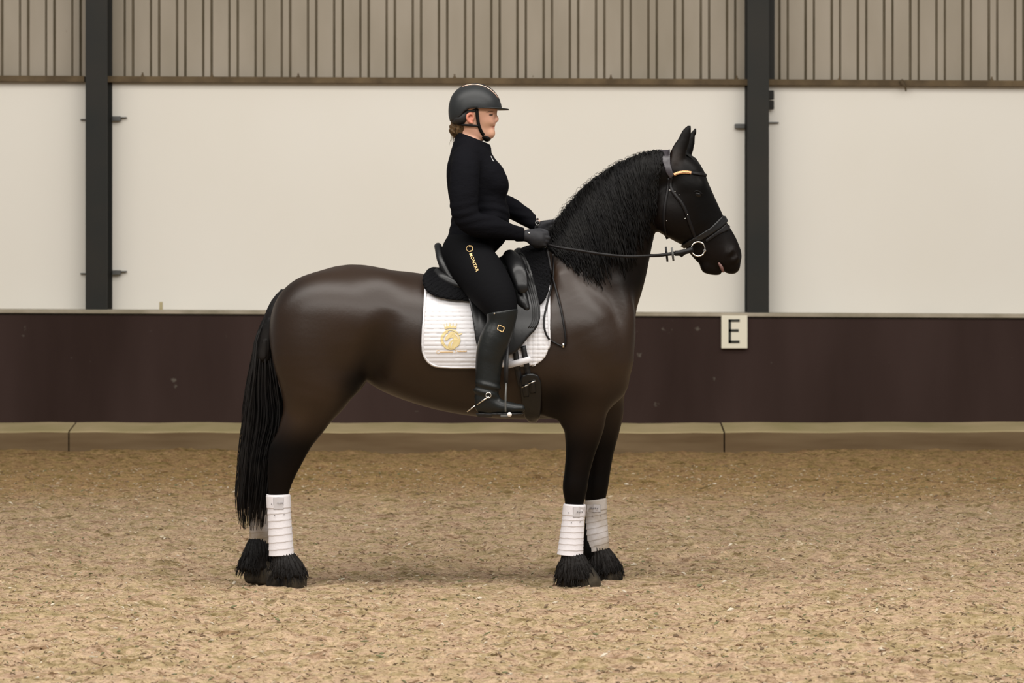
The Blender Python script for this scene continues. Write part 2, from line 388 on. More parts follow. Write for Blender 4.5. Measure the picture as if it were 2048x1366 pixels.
def cast(bv, px, py, off=0., Y=None):
    t = Vector(P(px, py, 0)); d = (t-CAM).normalized(); h = bv.ray_cast(CAM, d)
    if h[0] is None or (Y is not None and h[0].y > Y): 
        return Vector(P(px, py, Y if Y is not None else 0)), Vector((0, -1, 0))
    n = h[1] if h[1].y < 0 else -h[1]
    return h[0]+n*off, n
def lerp_path(pts, n):
    p = np.array(pts, float); d = np.r_[0, np.cumsum(np.linalg.norm(np.diff(p, axis=0), axis=1))]
    t = np.linspace(0, d[-1], n); return np.stack([np.interp(t, d, p[:, j]) for j in range(p.shape[1])], 1)
def smooth_path(pts, sub=6):
    A = np.array(pts, float); E = np.vstack([2*A[0]-A[1], A, 2*A[-1]-A[-2]]); out = []
    for i in range(1, len(E)-2):
        for j in range(sub):
            t = j/sub; p0, p1, p2, p3 = E[i-1:i+3]
            out.append(.5*((2*p1)+(-p0+p2)*t+(2*p0-5*p1+4*p2-p3)*t*t+(-p0+3*p1-3*p2+p3)*t**3))
    out.append(A[-1]); return np.array(out)
def strap_on(mb, bv, pts, wd, th=.004, n=24, off=.003, mi=0):
    pp = lerp_path(smooth_path(pts), n); a = [cast(bv, x, y, off) for x, y in pp]
    nn = [q[1] for q in a]; ns = []
    for i in range(n):
        v = sum((nn[j] for j in range(max(0, i-2), min(n, i+3))), Vector()); ns.append(v.normalized())
    mb.strap([q[0] for q in a], ns, wd, th, mi)
def decal(name, bv, polys, material, parent, off=.002, th=.002):
    """flat marks (outlines in the side view) laid onto a surface"""
    mb = MB()
    for poly in polys:
        n = len(poly); T = [cast(bv, x, y, off) for x, y in poly]
        V = [q[0] for q in T]+[q[0]+q[1]*th for q in T]
        mb.add(V, [tuple(range(n, 2*n)), tuple(range(n))[::-1]]+[(i, (i+1) % n, n+(i+1) % n, n+i) for i in range(n)])
    return mb.build(name, material, parent, smooth=False)
def W3(pts): return [P(*p) for p in pts]

# ---------------------------------------------------------------- the hall
def vnoise(X, Y, f, seed):
    r = np.random.default_rng(seed).random((256, 256)); x = X*f+1000; y = Y*f+1000
    i = np.floor(x).astype(int); j = np.floor(y).astype(int); u = x-i; v = y-j; u = u*u*(3-2*u); v = v*v*(3-2*v)
    a = r[i % 256, j % 256]; b = r[(i+1) % 256, j % 256]; c = r[i % 256, (j+1) % 256]; d = r[(i+1) % 256, (j+1) % 256]
    return a*(1-u)*(1-v)+b*u*(1-v)+c*(1-u)*v+d*u*v-.5
def ground_h(X, Y):
    h = .05*vnoise(X, Y, .7, 1)+.035*vnoise(X, Y, 2.1, 2)+.032*vnoise(X, Y, 6, 3)+.018*vnoise(X, Y, 15, 4)+.016*vnoise(X, Y, 31, 5)
    near = np.clip(1-np.abs(Y)/1.2, 0, 1)*np.clip(1-np.abs(X)/2, 0, 1)
    return h*(1-.5*near)-.002
xs = np.concatenate([np.arange(-9, -5, .06), np.arange(-5, 5, .016), np.arange(5, 9, .06)]); ys = np.concatenate([np.arange(-7.5, -5, .05), np.arange(-5, 2, .016), np.arange(2, 11.5, .03)])
GX, GY = np.meshgrid(xs, ys, indexing='ij'); GZ = ground_h(GX, GY)+.006*(rng.random(GX.shape)-.5)
V = np.stack([GX, GY, GZ], -1).reshape(-1, 3); ii = np.arange(GX.size).reshape(GX.shape)
Q = np.stack([ii[:-1, :-1], ii[1:, :-1], ii[1:, 1:], ii[:-1, 1:]], -1).reshape(-1, 4)
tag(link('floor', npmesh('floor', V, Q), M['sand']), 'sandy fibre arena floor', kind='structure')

# scraps of fibre, wood and felt on the sand
mb = MB(); cols = []
NCH = 22000
for i in range(NCH):
    y = -5+13.5*random.random()**1.35; x = random.uniform(-1, 1)*(14+y)*.22
    L_ = 1.15*random.choice((.003, .004, .005, .006, .007, .009, .013))*random.uniform(.6, 1.3); wd = L_*random.uniform(.25, .7); a = random.uniform(-.9, .9); a += math.pi*(random.random() < .2)/2
    z = float(ground_h(np.array([x]), np.array([y]))[0])+.004
    u = Vector((math.cos(a), math.sin(a), random.uniform(-.5, .5))).normalized(); v = Vector((-math.sin(a), math.cos(a), random.uniform(-.6, .9))).normalized()
    c = Vector((x, y, z+L_*.15)); th = Vector((0, 0, .0018)); lift = Vector((0, 0, L_*random.uniform(0, .35)))
    top = [c-u*L_, c+v*wd*.6+lift, c+u*L_, c-v*wd*.5+lift*.4]
    mb.add([p+th for p in top]+[p-th for p in top], [(3, 2, 1, 0), (4, 5, 6, 7), (0, 1, 5, 4), (1, 2, 6, 5), (2, 3, 7, 6), (3, 0, 4, 7)])
    t = random.random(); mi = 0 if t < .34 else 1 if t < .66 else 2 if t < .86 else 3 if t < .94 else 4
    mb.mi[-6:] = [mi]*6
chipm = [mat('pale_scrap', (.46, .37, .25), .9), mat('tan_scrap', (.30, .20, .12), .9), mat('brown_scrap', (.15, .10, .06), .9), mat('dark_green_scrap', (.15, .15, .07), .9), mat('cream_scrap', (.58, .51, .40), .9)]
o = mb.build('fibre_scraps', chipm, smooth=False)
tag(o, 'small fibre and wood scraps strewn over the arena sand', 'scraps', kind='stuff')

def wallpt(px, py, Yd): return P(px, py, Yd)
X0, X1 = -9.0, 9.0
def tilt(z, Yd): return z      # the wall's level lines fall a little to the right
SL = -10/2048.0                # metres per metre
def zz(py_left, Yd, x):        # height of a level line given at the left picture edge
    return P(0, py_left, Yd)[2]+(x-P(0, 0, Yd)[0])*SL
def levelbox(mb, pt, pb, y0, y1, x0=X0, x1=X1, mi=0, Yref=None):
    Yr = y0 if Yref is None else Yref
    z1 = zz(pt, Yr, x0); z0 = zz(pb, Yr, x0); mb.box(x0, x1, y0, y1, z0, z1, (x1-x0)*SL, mi)
# white panels
mb = MB(); levelbox(mb, 162, 640, 11.45, 11.6, Yref=11.45)
tag(mb.build('wall_back', M['white'], smooth=False), 'smooth white wall panels', kind='structure')
# cladding with ribs
mb = MB(); z0 = P(0, 160, 11.5)[2]; z1 = 5.2; pitch = 52.35; Yc = 11.52; prof = []
sc = (14+Yc)/F
k = -22
while k < 60:
    xr = (41+pitch*k+8-1024)*sc
    prof += [(xr-.050, Yc, 0), (xr-.038, Yc+.010, 1), (xr-.027, Yc-.014, 1), (xr+.024, Yc-.014, 0), (xr+.035, Yc+.010, 1), (xr+.047, Yc, 1)]
    k += 1
for i in range(len(prof)-1):
    a, b_ = prof[i], prof[i+1]
    mi = 0 if i % 6 in (2, 5) else 1
    mb.add([(a[0], a[1], z0-.05), (b_[0], b_[1], z0-.05), (b_[0], b_[1], z1), (a[0], a[1], z1)], [(0, 1, 2, 3)], mi)
o = mb.build('wall_back_upper', [M['clad'], M['groove']], smooth=False); tag(o, 'ribbed grey-brown cladding above the white panels', kind='structure')
md = o.modifiers.new('s', 'SOLIDIFY'); md.thickness = .004; md.offset = 1
# rusty bottom rail
mb = MB()
for (xa, xb) in ((X0, P(170, 0, 11.4)[0]), (P(200, 0, 11.4)[0], P(1500, 0, 11.4)[0]), (P(1520, 0, 11.4)[0], X1)):
    levelbox(mb, 151, 163, 11.36, 11.47, xa, xb, Yref=11.36)
    z = zz(151, 11.36, xa)
tag(mb.build('trim_1', M['rust'], smooth=False, bevel=.004), 'rusty brown rail under the cladding', kind='structure')
# bolts on the rail
for px in (284, 423, 596, 909, 1222, 1474, 1680, 1985):
    mb = MB(); x = P(px, 0, 11.36)[0]; z = zz(151, 11.36, X0)+(x-X0)*SL
    mb.tube([(x, 11.40, z-.01), (x, 11.40, z+.012)], .016, 6); mb.tube([(x, 11.40, z+.012), (x, 11.40, z+.034)], .008, 6)
    tag(mb.build('rail_bolt', M['rust']), None, 'bolt', 'bolts along the rusty rail')['label'] = 'small rusty bolt standing on the rail, %s' % {
        284: 'nearest right of the left steel column', 423: 'second right of the left steel column', 596: 'third right of the left steel column', 909: "above the rider's helmet",
        1222: "above the horse's neck", 1474: 'just left of the right steel column', 1680: 'first right of the right steel column', 1985: 'farthest right near the picture edge'}[px]
# kickboard and cap
mb = MB(); zt = zz(629, 11.05, X0)
V = [(X0, 11.05, zt), (X1, 11.05, zt+(X1-X0)*SL), (X1, 11.01, .12), (X0, 11.01, .12), (X0, 11.12, zt), (X1, 11.12, zt+(X1-X0)*SL), (X1, 11.12, .12), (X0, 11.12, .12)]
mb.add(V, [(0, 3, 2, 1), (4, 5, 6, 7), (0, 1, 5, 4), (3, 7, 6, 2), (0, 4, 7, 3), (1, 2, 6, 5)])
tag(mb.build('baseboard_back', M['kick'], smooth=False), 'dark brown kickboard', kind='structure')
mb = MB(); levelbox(mb, 618.5, 626, 11.02, 11.46, Yref=11.02)
tag(mb.build('trim_2', M['cap'], smooth=False, bevel=.005), 'weathered pale timber cap on the kickboard', kind='structure')
# kerb sleepers
def kerb(name, pa, pb, rise_a, rise_b):
    xa, xb = P(pa, 0, 10.6)[0], P(pb, 0, 10.6)[0]; mb = MB(); n = 24
    V = []
    for i in range(n+1):
        x = xa+(xb-xa)*i/n; t = i/n; r = rise_a+(rise_b-rise_a)*t+.004*math.sin(i*1.7)
        V += [(x, 10.6, -.08), (x, 10.6, .162+r), (x, 10.62, .172+r), (x, 11.015, .228+r), (x, 11.02, -.08)]
    Fc = []
    for i in range(n):
        for j in range(5):
            a = i*5+j; b_ = i*5+(j+1) % 5; Fc.append((a, a+5, b_+5, b_))
    Fc += [tuple(range(5)), tuple(range(n*5, n*5+5))[::-1]]
    mb.add(V, Fc)
    for i in range(n): mb.mi[i*5+2] = 1; mb.mi[i*5+1] = 1
    return mb.build(name, [M['kerb'], M['kerbtop']], smooth=False)
tag(kerb('trim_3', -1080, 136, 0, 0), 'left timber kerb sleeper', kind='structure')
tag(kerb('trim_4', 139, 1447, 0, -.006), 'middle timber kerb sleeper', kind='structure')
tag(kerb('trim_5', 1450, 3120, -.002, .016), 'right timber kerb sleeper', kind='structure')

def column(label, pl, pr, dark_right, extra):
    Yf = 11.14; s = (14+Yf)/F; xl, xr = (pl-1024)*s, (pr-1024)*s; zb = zz(619, 11.02, X0)+(xl-X0)*SL
    root = empty('steel_column', ((xl+xr)/2, 11.28, zb)); tag(root, label, 'column', 'steel columns against the wall')
    mb = MB(); mb.box(xl, xr, Yf, Yf+.014, zb, 5.2); cx = (xl+xr)/2
    mb.build('front_flange', M['post'], root, False)
    mb = MB(); mb.box(cx-.005, cx+.005, Yf+.014, 11.43, zb, 5.2); mb.build('web', M['post'], root, False)
    mb = MB(); mb.box(xl, xr, 11.43, 11.445, zb, 5.2); mb.build('back_flange', M['post'], root, False)
    return root, xl, xr, zb
rt, xl, xr, zb = column('dark grey steel column left, behind the horse tail side', 171, 215, True, 0)
rt['label'] = "dark steel column at left, beyond the horse's tail"
def clip(root, px0, px1, py, hpx, Yd, name='panel_bracket', mt_='clip'):
    mb = MB(); a, b_ = P(px0, py-hpx/2, Yd), P(px1, py+hpx/2, Yd)
    mb.box(min(a[0], b_[0]), max(a[0], b_[0]), Yd, Yd+.06, b_[2], a[2]); return mb.build(name, M[mt_], root, False, .004)
for py in (237, 545):
    clip(rt, 224, 241, py, 9, 11.38); o = clip(rt, 240, 253, py-2, 2.5, 11.40, 'bracket_bolt', 'clip')
    clip(rt, 160, 172, py+2, 2, 11.41, 'bracket_bolt', 'clip')
rt, xl, xr, zb = column('', 1495, 1538, False, 0)
rt['label'] = "dark steel column at right, beyond the horse's nose"
clip(rt, 1470, 1490, 252, 9, 11.38); clip(rt, 1534, 1558, 245, 2, 11.41, 'bracket_bolt')
mb = MB(); s = (14+11.42)/F   # splice plate and bolts high on the right column
mb.box((1536-1024)*s, (1549-1024)*s, 11.41, 11.425, P(0, 166, 11.42)[2], 5.2); mb.build('splice_plate', M['post'], rt, False)
mb = MB(); 
for py in (190, 210):
    a = P(1541, py-9, 11.38); b_ = P(1548, py+9, 11.38); mb = MB(); mb.box(P(1530, 0, 11.38)[0], b_[0], 11.37, 11.40, b_[2], a[2]); mb.build('cleat', M['post'], rt, False, .006)
# sign E
Yd = 10.985
root = empty('letter_sign', tuple(P(1469, 697, Yd))); tag(root, 'white rectangular arena marker sign with black letter E', 'sign')
a, b_ = P(1443, 631, Yd), P(1495, 697, Yd); mb = MB(); mb.box(a[0], b_[0], Yd, Yd+.06, b_[2], a[2]); mb.build('board', M['sign'], root, False, .004)
mb = MB()
def ebox(x0, y0, x1, y1):
    a, b_ = P(x0, y0, Yd-.004), P(x1, y1, Yd-.004); mb.box(a[0], b_[0], Yd-.004, Yd+.003, b_[2], a[2])
ebox(1457, 639, 1462.2, 686.5); ebox(1457, 638.5, 1479.5, 643.8); ebox(1457, 658.5, 1477.5, 663.8); ebox(1457, 681, 1479, 686.5)
mb.build('letter', M['signd'], root, False)
# small odds and ends on the wall
mb = MB(); p = P(322, 614, 11.2); mb.box(p[0]-.014, p[0]+.014, 11.19, 11.215, p[2]-.05, p[2]+.045); tag(mb.build('wooden_peg', M['peg'], bevel=.003), 'small pale wooden peg standing on the kickboard cap', 'peg')
mb = MB(); mb.tube(W3([(1802, 160, 11.34), (1806, 168, 11.33), (1811, 174, 11.33), (1812, 183, 11.34)]), [.02, .022, .012, .006], 6); tag(mb.build('cable_end', M['rust']), 'short frayed cable end hanging over the rail at right', 'cable')

# ---------------------------------------------------------------- the horse
H = []
H += chain([(648, 654, 0, 108, 1.0), (704, 643, 0, 114, 1.05), (765, 649, 0, 110, 1.09), (820, 670, 0, 125, .98), (900, 691, 0, 131, .92), (980, 699, 0, 136, .84), (1060, 704, 0, 134, .80), (1130, 700, 0, 129, .78), (1180, 688, 0, 88.5, .98)], .05)
H += chain([(930, 605, 0, 45, .8), (1000, 590, 0, 45, .6), (1055, 560, 0, 45, .55), (1110, 545, 0, 45, .6)], .08)
H += chain([(1158, 615, 0, 110, .62), (1192, 545, 0, 99, .56), (1222, 475, 0, 84, .54), (1252, 415, 0, 68, .56), (1285, 365, 0, 54, .62), (1322, 345, 0, 38, .8)], .09)
H += chain([(1160, 660, -.10, 72, .9), (1185, 715, -.10, 66, .85), (1178, 770, -.12, 52, .8)], .08, mirror=True)      # shoulder
H += chain([(1205, 735, -.07, 54, .9), (1212, 765, -.07, 42, .9)], .06, mirror=True)                               # breast
H += chain([(1130, 740, -.16, 60, .55), (1120, 800, -.13, 36, .6)], .08, mirror=True)
H += chain([(640, 640, -.13, 88, .75), (632, 705, -.13, 86, .8), (636, 768, -.145, 67, .8)], .08, mirror=True)     # haunch
H += chain([(690, 700, -.14, 62, .8), (695, 750, -.16, 38, .8)], .07, mirror=True)                                 # stifle
H += chain([(762, 584, -.12, 24, 1.)], .12, mirror=True)                                                       # hip point
H += chain([(772, 650, -.352, 14, 1.2), (758, 695, -.328, 20, 1.3), (748, 735, -.30, 22, 1.3), (742, 765, -.25, 16, 1.5)], .09, sign=-1, mirror=True)   # flank hollow
H += chain([(1232, 575, -.085, 26, .8), (1243, 630, -.105, 27, .8), (1238, 690, -.115, 27, .8), (1222, 745, -.11, 26, .8)], .035, mirror=True)   # breast muscle
H += chain([(1130, 560, -.12, 16, .8), (1160, 620, -.155, 26, .8), (1186, 690, -.155, 32, .8)], .07, mirror=True)                       # shoulder blade ridge
H += chain([(1135, 700, -.175, 40, .7), (1150, 750, -.165, 40, .7)], .05, mirror=True)                                                    # triceps
H += chain([(600, 640, -.175, 40, .7), (596, 720, -.165, 40, .7), (604, 775, -.15, 30, .7)], .05, mirror=True)                              # hamstring
H += chain([(1120, 640, -.335, 12, 1.2), (1110, 700, -.335, 14, 1.2), (1108, 760, -.31, 14, 1.2)], .08, sign=-1, mirror=True)   # behind the shoulder
# head
HEAD = []
HEAD += chain([(1322, 345, 0, 38, .9), (1362, 350, 0, 42, .95), (1374, 388, 0, 48, .86), (1390, 428, 0, 50, .64), (1408, 463, 0, 49, .50), (1430, 494, 0, 46, .48), (1448, 509, 0, 35, .62)], .03)
HEAD += chain([(1340, 405, -.030, 38, .75), (1347, 430, -.035, 42, .75), (1365, 448, -.03, 36, .7)], .04, mirror=True)   # jowl
HEAD += chain([(1372, 372, -.055, 16, .9), (1396, 374, -.060, 10, .9)], .04, mirror=True)                                  # brow
HEAD += chain([(1375, 400, -.07, 9, .8), (1400, 440, -.055, 6, .8)], .04, mirror=True)                                   # facial crest
HEAD += chain([(1460, 522, 0, 22.5, 1.0), (1464, 532, 0, 16.5, 1.1)], .02)
HEAD += chain([(1417, 531, 0, 17.5, .9), (1429, 538, 0, 12.5, 1.1), (1436, 541, 0, 9.5, 1.2)], .006)
HEAD += chain([(1398, 545, 0, 5, 8), (1391, 532, 0, 5, 8)], .01, sign=-1)
HEAD += chain([(1450, 556, 0, 4, 8), (1446, 545, 0, 2.2, 10), (1443, 537, 0, 1.2, 10)], .006, sign=-1)
HEAD += chain([(1462, 507, -.045, 11, .8), (1468, 515, -.045, 9, .8)], .02, mirror=True)                                  # nostril rim
HEAD += chain([(1470, 503, -.064, 5, 1.), (1468, 511, -.066, 7, 1.), (1462, 516, -.068, 5, 1.)], .008, sign=-1, mirror=True)
HEAD += chain([(1432, 522, -.10, 3.2, 3), (1441, 531, -.10, 3.2, 3), (1449, 547, -.10, 3.2, 3)], .006, sign=-1, mirror=True)   # mouth line
HEAD += chain([(1352, 324, -.055, 17, .8), (1358, 302, -.056, 15.5, .62), (1367, 283, -.056, 12.5, .55), (1372, 268, -.056, 10.5, .5), (1376, 258, -.056, 7, .5), (1381, 252, -.056, 3, .6)], .012)
HEAD += chain([(1366, 296, -.090, 4.5, .6), (1373, 278, -.088, 5, .6), (1379, 262, -.082, 3.5, .6)], .01, sign=-1)
HEAD += chain([(1368, 318, .055, 12, .8), (1376, 296, .056, 12, .6), (1383, 276, .056, 8, .5), (1389, 263, .056, 5, .5), (1391, 256, .056, 2.5, .6)], .012)
LEGS = []
def hind(dx, s, Y, low):
    c = []
    c += chain([(636+dx*.2, 765, Y*1.05, 66, .8), (614+dx*.5, 828, Y, 48, .75), (592+dx*.8, 872, Y, 38, .72), (574+dx, 914, Y, 33, .68), (563+dx, 950, Y, 26.5, .72), (557+dx, 984, Y, 21, .72), (557+dx, 1010, Y, 17, .8), (558+dx, 1045, Y, 16, .8), (561+dx, 1085, Y, 17, .9), (566+dx, 1106, Y, 20, .95), (577+dx, 1124, Y, 19, .95), (590+dx, 1142, Y, 22, 1.)], .05)
    c += chain([(588+dx, 862, Y, 12, .7), (556+dx, 890, Y, 12, .7), (550+dx, 905, Y, 12, .7), (546+dx, 950, Y, 8, .7)], .03)
    return c
LEGS += hind(0, 1, -.13, 0); LEGS += hind(-40, 1, .14, 0)
def fore(dx, Y):
    c = chain([(1172+dx*.4, 770, Y*.9, 56, .75), (1169+dx*.8, 815, Y, 46, .75), (1168+dx*.8, 852, Y, 40, .72), (1161+dx*.9, 902, Y, 30, .75), (1154+dx, 945, Y, 25.5, .8), (1150+dx, 975, Y, 25, .85), (1149+dx, 1000, Y, 20, .8), (1145+dx, 1030, Y, 16, .8), (1142+dx, 1075, Y, 16, .8), (1141+dx, 1103, Y, 20, .95), (1150+dx, 1124, Y, 19, .95), (1160+dx, 1142, Y, 22, 1.)], .05)
    c += chain([(1140+dx*.9, 815, Y*.95, 14, .7), (1134+dx*.9, 845, Y, 8, .7)], .04)
    return c
LEGS += fore(0, -.12); LEGS += fore(41, .13)
TRUNK = H; ALL = H+HEAD+LEGS
g = Grid((-1.35, -.42, -.02), (1.2, .42, 2.26), .0085)
f = field(g, ALL)
V, Q = nets(f, g, 2); HV, HQ = V, Q
me = npmesh('horse', V, Q)
px = V[:, 0]*F/(14+V[:, 1])+1024; py = HY+(1.5-V[:, 2])*F/(14+V[:, 1])
def sst(a, b, x): t = np.clip((x-a)/(b-a), 0, 1); return t*t*(3-2*t)
coat = np.ones(len(V))*.85
coat *= 1-sst(815, 905, py+.0*px)                                  # black legs
coat *= 1-.85*sst(1190, 1290, px+(620-py)*.45)*sst(640, 560, py)    # black neck
coat *= 1-.55*sst(1300, 1320, px)
coat *= 1-.55*sst(60, 15, np.abs(px-(760-(py-700)*.45)))*sst(590, 750, py)*.8  # shade in the flank hollow, painted into the coat
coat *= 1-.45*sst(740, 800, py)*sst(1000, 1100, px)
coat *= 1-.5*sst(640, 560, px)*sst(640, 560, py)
coat *= 1-.75*np.exp(-(((px-712)/42)**2+((py-765)/34)**2))  # painted shade at the flank fold
coat *= 1-.8*np.exp(-(((px-1112)/48)**2+((py-805)/48)**2))  # painted shade behind the elbow
coat += .35*np.exp(-(((px-1350)/14)**2+((py-318)/22)**2))*(V[:, 1] < -.03)
coat += .30*np.exp(-(((px-602)/26)**2+((py-838)/28)**2))  # light on the gaskin, painted as browner coat
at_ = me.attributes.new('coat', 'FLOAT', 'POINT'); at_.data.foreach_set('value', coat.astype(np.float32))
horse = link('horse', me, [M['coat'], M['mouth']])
tag(horse, 'dark brown Friesian-type horse standing side-on with long black mane and white leg wraps', 'horse')
horse['label'] = 'dark brown long-maned horse standing side-on in tack and white wraps'
HB = bvh((V, Q)); del f
# mouth flesh
o, _, _ = solid('mouth_corner', chain([(1438, 527, -.056, 2.5, .8), (1443, 535, -.058, 3.5, .8), (1446, 543, -.055, 2.5, .8)], .01), M['mouth'], horse, .003); 
# eyes
for s in (-1, 1):
    h_, _ = cast(HB, 1394, 388); c = np.array((h_.x, s*(abs(h_.y)-.012), h_.z))
    solid('eye', wchain([(*c, .0165, 1.), (c[0]+.007, c[1], c[2]-.003, .015, 1.)], .01), M['eye'], horse, .003)
    lid = MB(); lid.tube(smooth_path([(c[0]-.026, c[1]-s*-.004, c[2]-.002), (c[0]-.012, c[1]+s*.013, c[2]+.012), (c[0]+.006, c[1]+s*.014, c[2]+.013), (c[0]+.026, c[1]+s*.003, c[2]-.001)], 6), [.002]+[.0042]*17+[.002], 8); lid.build('eyelid', M['hair'], horse)
# hooves
def hoof(dx, dy, Y):
    pr = chain([(1157+dx, 1134+dy, Y, 20, 1.), (1165+dx, 1150+dy, Y, 25, .95), (1172+dx, 1166+dy, Y, 30, .95)], .02)+chain([(1138+dx, 1150+dy, Y, 17, 1.1), (1140+dx, 1165+dy, Y, 20, 1.1)], .03)
    def md(f, g):
        X, Yy, Z = XYZ(g); return smax(f, np.broadcast_to(-.012-Z, f.shape), .01)
    solid('hoof', pr, M['hoof'], horse, .006, 1, md)
hoof(0, 0, -.12); hoof(44, -12, .13); hoof(432-1020, 0, -.13); hoof(-632, -12, .14)
def tube_hair(mb, path, r0, r1, n=5, flat=1., mid=1.):
    m = len(path); rs = [max(.0006, (r0*(1-i/(m-1))+r1*i/(m-1))*(1 if i else .6)) for i in range(m)]
    mb.tube(path, rs, n, flat)
# feathers: long hair round fetlock and hoof
def feather(cx, ty, by, Y, wl, wr, seed):
    """bell of long hair hanging over the hoof"""
    R = random.Random(seed); h_ = by-ty; s_ = (14+Y)/F
    core = chain([(cx-1, ty+2, Y, 19, 1.), (cx+1+(wr-wl)*.2, ty+h_*.3, Y, 22+wl*.25, 1.), (cx+(wr-wl)*.45, ty+h_*.6, Y, 25+(wl+wr)*.22, .95), (cx+(wr-wl)*.6, ty+h_*.8, Y, 27+(wl+wr)*.30, .9)], .02)
    z1 = P(0, by-h_*.16, Y)[2]
    def md(f, g):
        X, Yy, Z = XYZ(g); an = np.arctan2(Yy-Y, X-P(cx, 0, Y)[0])
        f = f+.0028*np.sin(an*23+Z*30)+.0018*np.sin(an*51-Z*60)
        zc = z1+.006*np.sin(an*13)+.22*np.maximum(X-P(cx+20, 0, Y)[0], 0)
        return smax(f, np.broadcast_to((zc-Z), f.shape), .012).astype(np.float32)
    o, v, q = solid('feather', core, M['tail'], horse, .0042, 1, md)
    mb = MB(); mb.v = [tuple(map(float, p)) for p in v]; mb.f = [tuple(map(int, p)) for p in q]; mb.mi = [0]*len(q)
    for i in range(620):
        k = R.randrange(len(v)); p = v[k]
        if p[2] > P(0, ty+h_*.25, Y)[2]: continue
        c0 = np.array([P(cx, 0, Y)[0], Y]); d = p[:2]-c0; n = d/(np.linalg.norm(d)+1e-6); ln = R.uniform(.02, .045); pts = []
        for u in np.linspace(0, 1, 5):
            z = p[2]-ln*u; pts.append((p[0]+n[0]*(.003+.012*u)+R.uniform(-.002, .002), p[1]+n[1]*(.003+.012*u)+R.uniform(-.002, .002), max(z, .004)))
        tube_hair(mb, pts, .0022, .0008, 4)
    me = bpy.data.meshes.new('feather'); me.from_pydata(mb.v, [], mb.f); me.update(); me.materials.append(M['tail']); me.polygons.foreach_set('use_smooth', [True]*len(me.polygons)); o.data = me
    return o
feather(1143, 1104, 1168, -.12, 14, 26, 1); feather(1195, 1092, 1157, .13, 8, 28, 2)
feather(565, 1104, 1164, -.13, 8, 27, 3); feather(519, 1080, 1150, .14, 20, 6, 4)

# mane
crest = smooth_path([(1324, 304), (1308, 305), (1288, 309), (1258, 320), (1222, 338), (1188, 362), (1155, 392), (1126, 428), (1108, 455), (1094, 486)], 10)
lower = smooth_path([(1318, 352), (1312, 410), (1308, 455), (1292, 492), (1272, 528), (1240, 565), (1205, 578), (1175, 562), (1148, 545), (1112, 512)], 10)
def mane_layer(mb, n, off0, off1, R, r0, trim=.0):
    for i in range(n):
        u = (i+R.random())/n; k0 = u*(len(crest)-1); k1 = min(1, max(0, u+R.uniform(-.05, .05)))*(len(crest)-1)
        c = np.array([np.interp(k0, range(len(crest)), crest[:, j]) for j in (0, 1)])
        e = np.array([np.interp(k1, range(len(lower)), lower[:, j]) for j in (0, 1)])
        c = c+np.array([R.uniform(-3, 3), R.uniform(-3, 6)]); ln = R.uniform(.72, 1.03)*(1-trim*R.random()); ph = R.uniform(0, 6.3); fr = R.uniform(10, 20); amp = R.uniform(1.5, 4)
        pts = []; off = R.uniform(off0, off1)
        for q in range(16):
            t = q/15*ln; dn = np.array([0, 1.]); bow = math.sin(min(t, 1)*math.pi)*10*(.5 if u > .3 else -.2)
            p = c+(e-c)*t+np.array([bow*.5+amp*t**.5*math.sin(ph+fr*t), amp*.5*math.cos(ph+fr*t)])
            h, nn = cast(HB, p[0], p[1], 0, .05)
            fall = min(1, (q+.3)/3.)
            Yt = h.y if h.y < .05 else -.01
            pts.append((p[0], p[1], Yt))
        ys = [q[2] for q in pts]
        for q in range(1, 16): ys[q] = min(ys[q], ys[q-1]+.012) if ys[q] < .04 else ys[q-1]
        out = []
        for q, (x, y, _) in enumerate(pts):
            fall = min(1, q/3.); out.append(P(x, y, min(-.004, ys[q])-off*(.35+.65*fall)-.003*math.sin(ph+q)))
        tube_hair(mb, out, r0*R.uniform(.7, 1.2), .0015, 5)
R = random.Random(11); mb = MB()
mane_layer(mb, 220, .004, .014, R, .014); mane_layer(mb, 520, .012, .024, R, .0055, .6); mane_layer(mb, 420, .018, .028, R, .0028, .6)
for i in range(700):      # crest tufts and fly-aways
    u = R.random(); k0 = u*(len(crest)-1); c = [np.interp(k0, range(len(crest)), crest[:, j]) for j in (0, 1)]
    t = np.array([crest[min(int(k0)+1, len(crest)-1)][j]-crest[max(int(k0)-1, 0)][j] for j in (0, 1)]); t /= np.linalg.norm(t)+1e-6
    nrm = np.array([-t[1], t[0]]); nrm = nrm if nrm[1] < 0 else -nrm
    hgt = R.choice((2, 3, 3, 4, 5, 6, 9)); dr = R.uniform(-1, 1); Y0 = R.uniform(-.05, .04); pts = []
    for q in range(10):
        v = q/9; x = c[0]+nrm[0]*hgt*math.sin(v*2.6)+(-t[0])*dr*14*v-4*v; y = c[1]+nrm[1]*hgt*math.sin(v*2.6)+14*v*v; pts.append(P(x, y, Y0-.03*v))
    tube_hair(mb, pts, .0030 if hgt < 5 else .0011, .0006, 4)
mb.build('mane', M['hair'], horse)
# forelock
mb = MB()
for i in range(70):
    Y0 = R.uniform(-.045, .045); pts = []; e = R.uniform(.55, 1)
    for q, (x, y) in enumerate(lerp_path([(1364, 306), (1384, 310), (1399, 326), (1408, 350), (1418, 375), (1430, 402)], 9)):
        if q/8 > e: break
        pts.append(P(x+R.uniform(-1.5, 1.2)-abs(Y0)*120, y, Y0*(1-.3*q/8)))
    if len(pts) > 2: tube_hair(mb, pts, .004, .001, 4)
mb.build('forelock', M['hair'], horse)
